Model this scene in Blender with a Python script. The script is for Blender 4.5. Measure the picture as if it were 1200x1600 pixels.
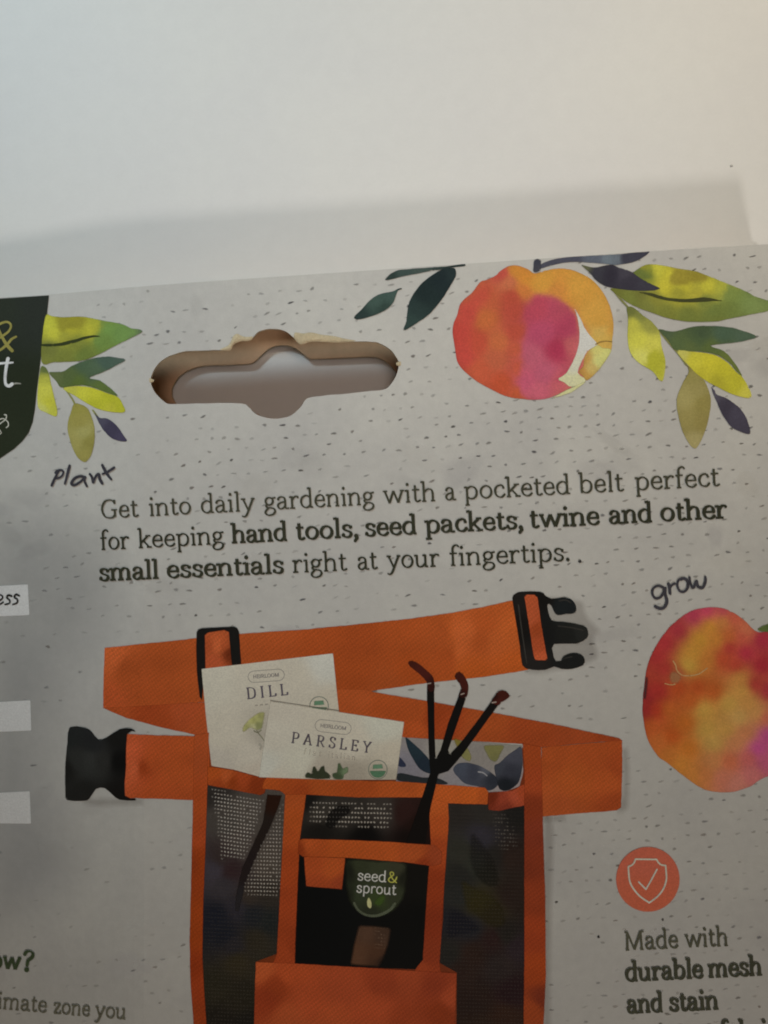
import bpy, math, random
import numpy as np
from mathutils import Vector
from mathutils.geometry import delaunay_2d_cdt

for o in list(bpy.data.objects):
    bpy.data.objects.remove(o, do_unlink=True)
S = bpy.context.scene
C = S.collection

# ------------------------------------------------------------------ camera
MM = 0.001
FPX = 1200.0                      # focal length in photo pixels (photo is 1200 x 1600)
Z_FRONT, Z_BACK = 11*MM, 0.9*MM   # heights above the tabletop of the front and the back panel
CAM_Z = 113*MM
cd = bpy.data.cameras.new('camera'); cam = bpy.data.objects.new('camera', cd); C.objects.link(cam)
cam.location = (0, 0, CAM_Z)
cd.sensor_fit = 'VERTICAL'; cd.sensor_height = 36; cd.lens = FPX/1600*36
cd.clip_start = 0.005; cd.clip_end = 10
cd.dof.use_dof = True; cd.dof.focus_distance = CAM_Z - Z_FRONT; cd.dof.aperture_fstop = 11.0
S.camera = cam

# ------------------------------------------------------------------ light
w = bpy.data.worlds.new('World'); S.world = w; w.use_nodes = True
bg = w.node_tree.nodes['Background']
bg.inputs['Color'].default_value = (1.0, 0.62, 0.25, 1); bg.inputs['Strength'].default_value = 0.055

def area(name, loc, target, size, power, col):
    ld = bpy.data.lights.new(name, 'AREA'); ld.shape = 'DISK'; ld.size = size; ld.energy = power; ld.color = col
    o = bpy.data.objects.new(name, ld); C.objects.link(o); o.location = loc
    o.rotation_euler = (Vector(target) - Vector(loc)).to_track_quat('-Z', 'Y').to_euler()
    return o
def spot(name, loc, target, angle, power, col, size):
    ld = bpy.data.lights.new(name, 'SPOT'); ld.spot_size = math.radians(angle); ld.spot_blend = 1.0
    ld.energy = power; ld.color = col; ld.shadow_soft_size = size
    o = bpy.data.objects.new(name, ld); C.objects.link(o); o.location = loc
    o.rotation_euler = (Vector(target) - Vector(loc)).to_track_quat('-Z', 'Y').to_euler()
area('room_lamp', (0.17, -0.56, 0.50), (0, 0.0, 0), 0.085, 1.36, (1.0, 0.94, 0.87))
spot('window_light', (-0.27, 0.36, 0.36), (-0.055, 0.085, 0), 28, 6.9, (0.66, 0.86, 0.95), 0.05)
spot('desk_lamp', (0.27, 0.36, 0.36), (0.088, 0.104, 0), 26, 5.6, (1.0, 0.88, 0.68), 0.05)
spot('fill_spot', (0.03, 0.02, 0.42), (-0.005, 0.045, 0), 26, 1.15, (1.0, 0.83, 0.74), 0.05)  # fill added overhead to brighten the hang hole and middle, no real lamp

S.view_settings.view_transform = 'Standard'; S.view_settings.look = 'None'
S.view_settings.exposure = 0; S.view_settings.gamma = 1
S.render.engine = 'CYCLES'
S.cycles.transparent_max_bounces = 32
S.cycles.filter_width = 1.9
S.render.resolution_x = 768; S.render.resolution_y = 1024

# ------------------------------------------------------------------ helpers
rng = np.random.default_rng(7); random.seed(7)
BASE = Vector((0, -0.02, 0))       # where the package's empty stands

def lin(h):
    h = h.lstrip('#'); v = [int(h[i:i+2], 16)/255 for i in (0, 2, 4)]
    return np.array([c/12.92 if c <= .04045 else ((c+.055)/1.055)**2.4 for c in v])
EY = [380, 450, 700, 900, 1050, 1200, 1350, 1500, 1700]; EV = [.70, .66, .56, .47, .455, .41, .355, .31, .27]
def ink(h, y):
    """reflectance of a printed colour, from how the colour looks at this height of the card"""
    return np.clip(lin(h)/np.interp(y, EY, EV), 0.004, 0.85)

def recede(x, y):
    s = np.clip((225 - x)/225, 0, 2.0)
    t = np.interp(y, [400, 700, 1000, 1600], [.25, .4, .65, 1.0])
    return np.minimum(6.3*MM*s**1.35*t, 8.8*MM)
def P(x, y, k=0.0):
    """a place on the curved front of the package (k print layers above the board)"""
    Z = (CAM_Z - Z_FRONT) + recede(x, y) - k*0.03*MM
    return ((x-600)/FPX*Z, (800-y)/FPX*Z, CAM_Z - Z)

def catmull(pts, n=6, closed=True):
    p = np.array(pts, float); N = len(p); out = []
    rg = range(N) if closed else range(N-1)
    for i in rg:
        if closed: a, b, c, d = p[i-1], p[i], p[(i+1) % N], p[(i+2) % N]
        else: a, b, c, d = p[max(i-1, 0)], p[i], p[i+1], p[min(i+2, N-1)]
        for t in np.arange(n)/n:
            out.append(.5*((2*b)+(c-a)*t+(2*a-5*b+4*c-d)*t*t+(3*b-a-3*c+d)*t**3))
    if not closed: out.append(p[-1])
    return np.array(out)

def vnoise(x, y, s, seed=0):
    x = np.asarray(x, float)/s + seed*17.3; y = np.asarray(y, float)/s + seed*7.1
    xi = np.floor(x).astype(int); yi = np.floor(y).astype(int); fx = x-xi; fy = y-yi
    fx = fx*fx*(3-2*fx); fy = fy*fy*(3-2*fy)
    def h(a, b):
        v = np.sin(a*127.1 + b*311.7)*43758.5453; return v-np.floor(v)
    return ((h(xi, yi)*(1-fx)+h(xi+1, yi)*fx)*(1-fy)+(h(xi, yi+1)*(1-fx)+h(xi+1, yi+1)*fx)*fy)*2-1
def fbm(x, y, s, seed=0):
    return vnoise(x, y, s, seed)*.55+vnoise(x, y, s/2.1, seed+3)*.3+vnoise(x, y, s/4.3, seed+5)*.2

def inside(px, py, poly):
    r = np.zeros(len(px), bool); n = len(poly)
    for i in range(n):
        x1, y1 = poly[i-1]; x2, y2 = poly[i]
        if y1 == y2: continue
        c = ((y1 > py) != (y2 > py)) & (px < (x2-x1)*(py-y1)/(y2-y1)+x1); r ^= c
    return r
def dist(px, py, poly):
    best = np.full(len(px), 1e9); n = len(poly)
    for i in range(n):
        a = poly[i-1]; b = poly[i]; ab = b-a; L = ab@ab
        if L < 1e-12: continue
        t = np.clip(((px-a[0])*ab[0]+(py-a[1])*ab[1])/L, 0, 1)
        best = np.minimum(best, np.hypot(px-a[0]-t*ab[0], py-a[1]-t*ab[1]))
    return best

def cdt(v2, faces, edges=()):
    # every outline goes in as edges; a triangle stays when its middle lies in one of the outlines
    E = list(edges)
    for f in faces: E += [(f[i-1], f[i]) for i in range(len(f))]
    r = delaunay_2d_cdt([Vector(v) for v in v2], E, [], 0, 1e-4, False)
    V = np.array([tuple(v) for v in r[0]]); T = [tuple(f) for f in r[2]]
    cx = np.array([V[list(t)].mean(0) for t in T])
    IN = []
    hit = [[] for _ in T]
    for k, f in enumerate(faces):
        poly = np.array([tuple(v2[i]) for i in f], float)
        bb = np.where((cx[:, 0] >= poly[:, 0].min()) & (cx[:, 0] <= poly[:, 0].max()) & (cx[:, 1] >= poly[:, 1].min()) & (cx[:, 1] <= poly[:, 1].max()))[0]
        if len(bb):
            for i in bb[inside(cx[bb, 0], cx[bb, 1], poly)]: hit[i].append(k)
    keep = [i for i in range(len(T)) if hit[i]]
    return V, [T[i] for i in keep], [hit[i] for i in keep]

def link(name, verts, faces, mat, parent=None, cols=None, smooth=False, label=None):
    me = bpy.data.meshes.new(name); me.from_pydata([tuple(map(float, v)) for v in verts], [], faces); me.update()
    if cols is not None:
        at = me.color_attributes.new('ink', 'FLOAT_COLOR', 'POINT')
        at.data.foreach_set('color', np.asarray(cols, np.float32).ravel())
    for m in (mat if isinstance(mat, (list, tuple)) else [mat]): me.materials.append(m)
    if smooth: me.polygons.foreach_set('use_smooth', [True]*len(me.polygons))
    o = bpy.data.objects.new(name, me); C.objects.link(o)
    if parent is not None:
        o.parent = parent
        if parent.type == 'EMPTY': o.location = -BASE
    if label: o['label'] = label
    return o

def upright(v2, faces):     # photo y runs down: make faces look towards +Z
    out = []
    for f in faces:
        a = sum(v2[f[i-1]][0]*v2[f[i]][1]-v2[f[i]][0]*v2[f[i-1]][1] for i in range(len(f)))
        out.append(tuple(f) if a < 0 else tuple(reversed(f)))
    return out

# ------------------------------------------------------------------ materials
def newmat(name):
    m = bpy.data.materials.new(name); m.use_nodes = True
    return m, m.node_tree.nodes, m.node_tree.links, m.node_tree.nodes['Principled BSDF']
def ink_mat(name, rough=.6, grain=.10, gscale=(5200, 5200, 5200), spec=.08, weave=0.0):
    m, n, l, b = newmat(name)
    at = n.new('ShaderNodeAttribute'); at.attribute_name = 'ink'
    tc = n.new('ShaderNodeTexCoord'); mp = n.new('ShaderNodeMapping'); mp.inputs['Scale'].default_value = gscale
    l.new(tc.outputs['Object'], mp.inputs['Vector'])
    nz = n.new('ShaderNodeTexNoise'); nz.inputs['Scale'].default_value = 1; nz.inputs['Detail'].default_value = 3
    l.new(mp.outputs['Vector'], nz.inputs['Vector'])
    mr = n.new('ShaderNodeMapRange'); mr.inputs['From Min'].default_value = .3; mr.inputs['From Max'].default_value = .7
    mr.inputs['To Min'].default_value = 1-grain; mr.inputs['To Max'].default_value = 1+grain
    l.new(nz.outputs['Fac'], mr.inputs['Value'])
    if weave:      # two crossing sets of fine ribs
        fac = mr.outputs['Result']
        for rot, sc, amt in ((.9, 620, weave), (-.5, 880, weave*.7), (1.5, 70, weave*.5)):
            m2 = n.new('ShaderNodeMapping'); m2.inputs['Rotation'].default_value = (0, 0, rot); l.new(tc.outputs['Object'], m2.inputs['Vector'])
            wv = n.new('ShaderNodeTexWave'); wv.inputs['Scale'].default_value = sc; wv.inputs['Distortion'].default_value = 1.2; wv.inputs['Detail'].default_value = 1
            l.new(m2.outputs['Vector'], wv.inputs['Vector'])
            r2 = n.new('ShaderNodeMapRange'); r2.inputs['To Min'].default_value = 1-amt; r2.inputs['To Max'].default_value = 1+amt
            l.new(wv.outputs['Fac'], r2.inputs['Value'])
            mm = n.new('ShaderNodeMath'); mm.operation = 'MULTIPLY'; l.new(fac, mm.inputs[0]); l.new(r2.outputs['Result'], mm.inputs[1]); fac = mm.outputs[0]
        fout = fac
    else: fout = mr.outputs['Result']
    mx = n.new('ShaderNodeVectorMath'); mx.operation = 'SCALE'
    l.new(at.outputs['Color'], mx.inputs[0]); l.new(fout, mx.inputs['Scale'])
    l.new(mx.outputs['Vector'], b.inputs['Base Color']); l.new(at.outputs['Alpha'], b.inputs['Alpha'])
    b.inputs['Roughness'].default_value = rough; b.inputs['Specular IOR Level'].default_value = spec
    return m
M_INK = ink_mat('printed_ink')
M_WEB = ink_mat('printed_webbing', grain=.2, gscale=(4600, 9500, 4600), weave=.065)
M_PEN = ink_mat('marker_ink', rough=.45, grain=.15)

def board_mat(name, col, mott, scale=1.0, rough=.6, bump=.03):
    m, n, l, b = newmat(name)
    tc = n.new('ShaderNodeTexCoord')
    def noise(sc, det, dist=0):
        z = n.new('ShaderNodeTexNoise'); z.inputs['Scale'].default_value = sc*scale
        z.inputs['Detail'].default_value = det; z.inputs['Distortion'].default_value = dist
        l.new(tc.outputs['Object'], z.inputs['Vector']); return z
    a = noise(70, 5, .4); f = noise(900, 3); g = noise(5000, 2)
    r = n.new('ShaderNodeValToRGB')
    lo = [c*(1-mott) for c in col]; hi = [c*(1+mott) for c in col]; lo[2] *= 1.02
    r.color_ramp.elements[0].position = .33; r.color_ramp.elements[0].color = (*lo, 1)
    r.color_ramp.elements[1].position = .67; r.color_ramp.elements[1].color = (*hi, 1)
    l.new(a.outputs['Fac'], r.inputs['Fac'])
    def mul(src, z, amt):
        mr = n.new('ShaderNodeMapRange'); mr.inputs['From Min'].default_value = .3; mr.inputs['From Max'].default_value = .7
        mr.inputs['To Min'].default_value = 1-amt; mr.inputs['To Max'].default_value = 1+amt
        l.new(z.outputs['Fac'], mr.inputs['Value'])
        v = n.new('ShaderNodeVectorMath'); v.operation = 'SCALE'
        l.new(src, v.inputs[0]); l.new(mr.outputs['Result'], v.inputs['Scale']); return v.outputs['Vector']
    c1 = mul(r.outputs['Color'], f, mott*.55); c2 = mul(c1, g, mott*.5)
    l.new(c2, b.inputs['Base Color'])
    bp = n.new('ShaderNodeBump'); bp.inputs['Strength'].default_value = bump; bp.inputs['Distance'].default_value = .0002
    l.new(f.outputs['Fac'], bp.inputs['Height']); l.new(bp.outputs['Normal'], b.inputs['Normal'])
    b.inputs['Roughness'].default_value = rough; b.inputs['Specular IOR Level'].default_value = .25
    return m
M_TABLE = board_mat('white_tabletop', (.81, .805, .785), .02, .5, .5, .05)
M_BOARD = board_mat('printed_board', (.645, .635, .60), .055, 1, .55, .03)
M_KRAFT = board_mat('kraft_board', (.64, .41, .25), .08, 1, .85, .08)
M_LINER = board_mat('grey_liner', (.55, .50, .45), .05, 1, .8, .05)
M_EDGE = board_mat('board_cut_edge', (.55, .45, .30), .1, 3, .9, .1)
M_TEAR = board_mat('torn_fibre', (.66, .55, .36), .16, 4, .95, .5)

# ------------------------------------------------------------------ setting
def slab():
    v = [(-.6, -.45, 0), (.6, -.45, 0), (.6, .55, 0), (-.6, .55, 0)]; v += [(x, y, -.02) for x, y, z in v]
    f = [(0, 1, 2, 3), (7, 6, 5, 4)]+[(i, i+4, (i+1) % 4+4, (i+1) % 4) for i in range(4)]
    o = link('tabletop', v, f, M_TABLE); o['kind'] = 'structure'
    return o
slab()

def speck():
    v = []; f = []
    for i in range(3):
        for j in range(8):
            t = j*math.pi/4; r = (.17, .13, .03)[i]*MM*(1+.25*math.sin(2*t+1)); v.append((51.1*MM+r*math.cos(t), 50.9*MM+r*.8*math.sin(t), (0, .07, .11)[i]*MM))
    for i in range(2):
        for j in range(8): f.append((i*8+j, i*8+(j+1) % 8, i*8+8+(j+1) % 8, i*8+8+j))
    f.append(tuple(range(16, 24)))
    o = link('crumb', v, f, M_CRUMB); o['label'] = 'tiny dark crumb lying on the bare white tabletop'; o['category'] = 'crumb'
M_CRUMB = board_mat('dark_crumb', (.05, .045, .04), .2, 8, .9, .2)
speck()

# ------------------------------------------------------------------ the package
root = bpy.data.objects.new('carton_package', None); C.objects.link(root); root.location = BASE
root.empty_display_size = .02
root['label'] = 'grey speckled carton with hang hole and printed orange tool belt, lying on white tabletop'
root['category'] = 'package'

HOLE = [(235.7,595.5),(237,585),(248,567.5),(265.5,556),(290,549),(325,547.5),(353,546.5),(360,546),(363.5,538),(374,532),
 (390,531),(402,519.5),(416,514.5),(433.5,514),(449,519),(461.5,530),(470,537),(486,533),(535,534),(573.5,533.5),(591,535.5),
 (608.5,545),(619,557),(623.5,569),(619,587),(610,601),(600,608.5),(570,612),(530,616),(489.5,620),(477,625),(468.5,637.5),
 (454.5,649),(433.5,654),(416,653),(398.5,646),(388,636),(377.5,630.5),(325,630),(272.5,631.5),(258.5,629),(244.5,616.5),(237,604)]
BACKHOLE = [(235.7,595.5),(237,585),(248,567.5),(265.5,556),(290,549),(325,547.5),(363,546),(376,543),(388,532),(402,519.5),
 (416,514.5),(433.5,514),(449,519),(462,529),(472,536.5),(486,537),(535,535),(573.5,533.5),(591,535.5),
 (608.5,545),(619,557),(623.5,569),(619,587),(610,601),(600,608.5),(570,612),(530,616),(489.5,620),(477,625),(468.5,637.5),
 (454.5,649),(433.5,654),(416,653),(398.5,646),(388,636),(377.5,630.5),(325,630),(272.5,631.5),(258.5,629),(244.5,616.5),(237,604)]
TOP = [(-165,475.5),(0,465),(78,460),(210,448.5),(320,440),(540,425),(840,404.5),(1015,392.5),(1200,381.5),(1248,378.5)]
XR, XL = (1344, 1750), (-75, 1772)

def sheet_with_hole(outer, hole, grid):
    outer = np.array(outer, float); hole = np.array(hole, float)
    xs = np.arange(outer[:, 0].min(), outer[:, 0].max(), grid); ys = np.arange(outer[:, 1].min(), outer[:, 1].max(), grid)
    gx, gy = [a.ravel() for a in np.meshgrid(xs, ys)]
    m = inside(gx, gy, outer) & ~inside(gx, gy, hole) & (dist(gx, gy, outer) > grid*.4) & (dist(gx, gy, hole) > grid*.4)
    v = [tuple(p) for p in outer]+[tuple(p) for p in hole]+list(zip(gx[m], gy[m]))
    no, nh = len(outer), len(hole)
    V, F, OF = cdt(v, [list(range(no)), list(range(no, no+nh))])
    F = [f for f, of in zip(F, OF) if 1 not in of]
    return V, upright(V, F)
def thick(name, V2, F, place, depth, mats, parent, label=None):
    n = len(V2)
    top = [place(x, y, 0) for x, y in V2]; bot = [place(x, y, depth) for x, y in V2]
    faces = list(F)+[tuple(reversed([i+n for i in f])) for f in F]
    idx = [0]*len(F)+[1]*len(F)
    from collections import Counter
    ec = {}; ext = []
    for f in F:
        for a, b in zip(f, f[1:]+f[:1]):
            ec[(a, b)] = 1
    for (a, b) in ec:
        if (b, a) not in ec: faces.append((b, a, a+n, b+n)); idx.append(2)
    o = link(name, top+bot, faces, mats, parent, label=label)
    o.data.polygons.foreach_set('material_index', idx)
    o.data.update()
    return o

holeS = catmull(HOLE, 3)
holeS = holeS+np.c_[fbm(holeS[:, 0], holeS[:, 1], 9, 2), fbm(holeS[:, 0], holeS[:, 1], 9, 5)]*.7
topS = catmull(TOP, 8, False)
right = [(1248+(1344-1248)*t, 378.5+(1750-378.5)*t) for t in np.linspace(0, 1, 30)[1:]]
bottom = [(1344+(-75-1344)*t, 1750+22*t) for t in np.linspace(0, 1, 30)[1:]]
left = [(-75+(-165+75)*t, 1772+(475.5-1772)*t) for t in np.linspace(0, 1, 30)[1:-1]]
OUT = [tuple(p) for p in topS]+right+bottom+left
V2, F = sheet_with_hole(OUT, holeS, 15)
def place_front(x, y, d):
    p = P(x, y); return (p[0], p[1], p[2]-d)
front = thick('front_panel', V2, F, place_front, .45*MM, [M_BOARD, M_LINER, M_EDGE], root)
# back panel: same outline and hole, flat, 10 mm lower
flat = lambda x, y: ((x-600)/FPX*(CAM_Z-Z_FRONT), (800-y)/FPX*(CAM_Z-Z_FRONT))
OUTB = [(x, y-34) for x, y in map(tuple, topS)]+right+bottom+left      # top edge raised unseen past the front's, to catch light from the hole
V2b, Fb = sheet_with_hole(OUTB, catmull(BACKHOLE, 3), 60)
def place_back(x, y, d):
    a, b = flat(x, y); return (a, b, Z_BACK-d)
thick('back_panel', V2b, Fb, place_back, .45*MM, [M_KRAFT, M_BOARD, M_EDGE], root)
# the two long sides and the lower end join front and back
def wall(name, pts):
    v = []; f = []
    for i, (x, y) in enumerate(pts):
        a = place_front(x, y, .4*MM); b = place_back(x, y, .1*MM)
        nx, ny = 0, 0
        q = pts[min(i+1, len(pts)-1)]; r = pts[max(i-1, 0)]
        d = Vector((q[0]-r[0], -(q[1]-r[1]), 0)).normalized(); inn = Vector((d.y, -d.x, 0))*(.4*MM)
        A, B = Vector(a)+inn*.25, Vector(b)+inn*.25
        v += [A, B, A+inn, B+inn]
    for i in range(len(pts)-1):
        k = i*4
        f += [(k, k+1, k+5, k+4), (k+2, k+6, k+7, k+3), (k, k+4, k+6, k+2), (k+1, k+3, k+7, k+5)]
    f += [(0, 2, 3, 1), (len(v)-4, len(v)-3, len(v)-1, len(v)-2)]
    link(name, v, f, M_KRAFT, root)
wall('side_panel', [(1248, 379.5)]+right)
wall('side_panel', left+[(-165, 477)])
wall('end_panel', bottom)
# unseen lip added along the back panel's top edge to block leaking light
lp = [(flat(x, y-6), Z_BACK) for x, y in topS[2:-2]]
lv = []; lf = []
for (a_, b_), z in lp: lv += [(a_, b_, z), (a_, b_, 8.2*MM), (a_, b_-.4*MM, z), (a_, b_-.4*MM, 8.2*MM)]
for i in range(len(lp)-1):
    k = i*4; lf += [(k, k+1, k+5, k+4), (k+2, k+6, k+7, k+3), (k+1, k+3, k+7, k+5)]
link('light_stop_lip', lv, lf, M_KRAFT, root)

# torn fibre round the hang hole: a crumpled raised sliver of bare board
def tear(outline, seed):
    o = catmull(outline, 5)
    xs = np.arange(o[:, 0].min(), o[:, 0].max(), 2.2); ys = np.arange(o[:, 1].min(), o[:, 1].max(), 2.2)
    gx, gy = [a.ravel() for a in np.meshgrid(xs, ys)]; m = inside(gx, gy, o) & (dist(gx, gy, o) > 1)
    v = [tuple(p) for p in o]+list(zip(gx[m], gy[m]))
    V, Fa, _ = cdt(v, [list(range(len(o)))])
    d = dist(V[:, 0], V[:, 1], o)
    h = 1.2+np.clip(d, 0, 3)*1.6+fbm(V[:, 0], V[:, 1], 7, seed)*1.8
    return V, upright(V, Fa), h
tv, tf = [], []
for k, ol in enumerate([[(344,546.5),(360,547),(364.5,539),(375,533.5),(391,532),(395,526),(386,526.5),(378,525),(370.5,521.5),(364,526),(361,533),(356,540)],
           [(459,524),(462,519.5),(474,521),(486,519.5),(503,523),(521,525),(538,529),(556,532.5),(540,534.5),(524,535),(505,534),(486,534),(470,538),(461,530.5)],
           [(233.5,591),(237,592),(240.5,593.5),(240,596.5),(236.5,597.5),(233.5,597)], [(626,565),(622,565.5),(619,567),(619.3,570),(622,571.5),(626,571)]]):
    V, Fa, h = tear(ol, k+2)
    b = len(tv)
    tv += [P(x, y, max(hh, .6)) for (x, y), hh in zip(V, h)]; tf += [tuple(i+b for i in f) for f in Fa]
link('torn_edge', tv, tf, M_TEAR, front)

# ------------------------------------------------------------------ print helpers
def paint(name, parent, outline, cols, k, grid=5, feather=.75, noise=.07, ns=14, smooth=4, wob=.5, alpha=1.0,
          mat=None, label=None, seed=None, power=2.1, edge=0.0, afun=None, zones=(), eps=9):
    seed = abs(hash_(name, outline[0])) if seed is None else seed
    o = catmull(outline, smooth) if smooth else np.array(outline, float)
    q = []
    for i in range(len(o)):
        a0, b0 = o[i-1], o[i]; m_ = max(1, int(math.hypot(*(b0-a0))/2.6))
        q += [a0+(b0-a0)*j/m_ for j in range(m_)]
    o = np.array(q)
    if wob: o = o+np.c_[fbm(o[:, 0], o[:, 1], 8, seed), fbm(o[:, 0], o[:, 1], 8, seed+9)]*wob
    xs = np.arange(o[:, 0].min(), o[:, 0].max(), grid); ys = np.arange(o[:, 1].min(), o[:, 1].max(), grid)
    gx, gy = [a.ravel() for a in np.meshgrid(xs, ys)]
    gx = gx+rng.uniform(-.2, .2, len(gx))*grid; gy = gy+rng.uniform(-.2, .2, len(gy))*grid
    m = inside(gx, gy, o)
    gx, gy = gx[m], gy[m]
    m = dist(gx, gy, o) > feather+grid*.35
    v = [tuple(p) for p in o]
    # inner ring at the feather distance
    nx = np.roll(o, -1, 0)-np.roll(o, 1, 0); nn = np.c_[-nx[:, 1], nx[:, 0]]; L = np.hypot(nn[:, 0], nn[:, 1])+1e-9
    ring = []
    for sgn in (1, -1):
        r = o+nn/L[:, None]*feather*sgn
        ok = inside(r[:, 0], r[:, 1], o); ok[ok] = dist(r[ok, 0], r[ok, 1], o) > feather*.9
        ring += [tuple(p) for p in r[ok]]
    if feather > 12: ring = []; m = dist(gx, gy, o) > grid*.4
    v += ring+list(zip(gx[m], gy[m]))
    V, Fa, _ = cdt(v, [list(range(len(o)))])
    Fa = upright(V, Fa)
    d = dist(V[:, 0], V[:, 1], o)
    def blend(cols):
        if isinstance(cols, str): return np.array([ink(cols, y) for y in V[:, 1]])
        W = np.zeros(len(V)); A = np.zeros((len(V), 3))
        for x, y, h in cols:
            ww = 1/((V[:, 0]-x)**2+(V[:, 1]-y)**2+eps)**power
            W += ww; A += ww[:, None]*ink(h, y)
        return A/W[:, None]
    col = blend(cols)
    for zo, zc, soft, amt in zones:        # a wash laid over part of the shape, with its own edge
        z = catmull(zo, 4); sd = dist(V[:, 0], V[:, 1], z)*np.where(inside(V[:, 0], V[:, 1], z), 1, -1)
        sd = sd+fbm(V[:, 0], V[:, 1], 6, seed+2)*soft*.5
        f = np.clip(sd/soft*.5+.5, 0, 1); f = (f*f*(3-2*f)*amt)[:, None]
        col = col*(1-f)+blend(zc)*f
    nz = fbm(V[:, 0], V[:, 1], ns, seed)*noise+fbm(V[:, 0], V[:, 1], ns*3.1, seed+4)*noise
    col = col*(1+nz)[:, None]
    if edge: col = col*(1-edge*np.exp(-d/3.0))[:, None]
    a = np.clip(d/feather, 0, 1)*alpha
    if afun is not None: a = a*afun(V[:, 0], V[:, 1])
    if mat is M_WEB: col = col*np.array([1.05, .955, .95])
    RGBA = np.c_[np.clip(col, .002, .9), a]
    return link(name, [P(x, y, k) for x, y in V], Fa, mat or M_INK, parent, RGBA, label=label)
def hash_(n, p): return int(sum(map(ord, n))*7+p[0]*3+p[1]) % 97

def seg_quads(pts, wfun, cap=True):
    """quads along a pen stroke; wfun(direction, fraction) = width"""
    p = np.array(pts, float); keep = [0]
    for i in range(1, len(p)):
        if np.hypot(*(p[i]-p[keep[-1]])) > 1e-4: keep.append(i)
    p = p[keep]; n = len(p)
    if n < 2: return []
    t = np.gradient(p, axis=0); t /= np.hypot(t[:, 0], t[:, 1])[:, None]+1e-9
    L = []
    for i in range(n):
        wd = wfun(t[i], i/(n-1))/2; nn = np.array([-t[i, 1], t[i, 0]])
        L.append((p[i]+nn*wd, p[i]-nn*wd))
    q = [[L[i][0], L[i+1][0], L[i+1][1], L[i][1]] for i in range(n-1)]
    if cap:
        for i in (0, n-1):
            r = wfun(t[i], i/(n-1))/2*.98
            q.append([p[i]+r*np.array([math.cos(a), math.sin(a)]) for a in np.linspace(.1, 2*math.pi+.1, 9)[:-1]])
    return q
def union(polys):
    v = []; f = []
    for q in polys:
        f.append(list(range(len(v), len(v)+len(q)))); v += [tuple(p) for p in q]
    V, Fa, _ = cdt(v, f)
    return V, upright(V, Fa)
def inked(name, parent, poly_groups, h, k, alpha=1.0, mat=None, label=None):
    """several groups of polygons (a group is merged into one outline) as one printed mesh"""
    AV, AF, AC = [], [], []
    for g in poly_groups:
        if not g: continue
        V, Fa = union(g); b = len(AV)
        AV += [P(x, y, k) for x, y in V]; AF += [tuple(i+b for i in f) for f in Fa]
        hh = h
        for x, y in V:
            AC.append((*(ink(hh, y)*(1+.12*vnoise([x], [y], 6)[0])), alpha))
    return link(name, AV, AF, mat or M_INK, parent, AC, label=label)
def pen(pts, width, smooth=True, var=.12, cap=True):
    width *= .9
    p = catmull(pts, 5, False) if smooth and len(pts) > 2 else np.array(pts, float)
    ph = random.random()*6
    return seg_quads(p, lambda t, s: width*(1+var*math.sin(ph+s*5)), cap)

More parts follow.
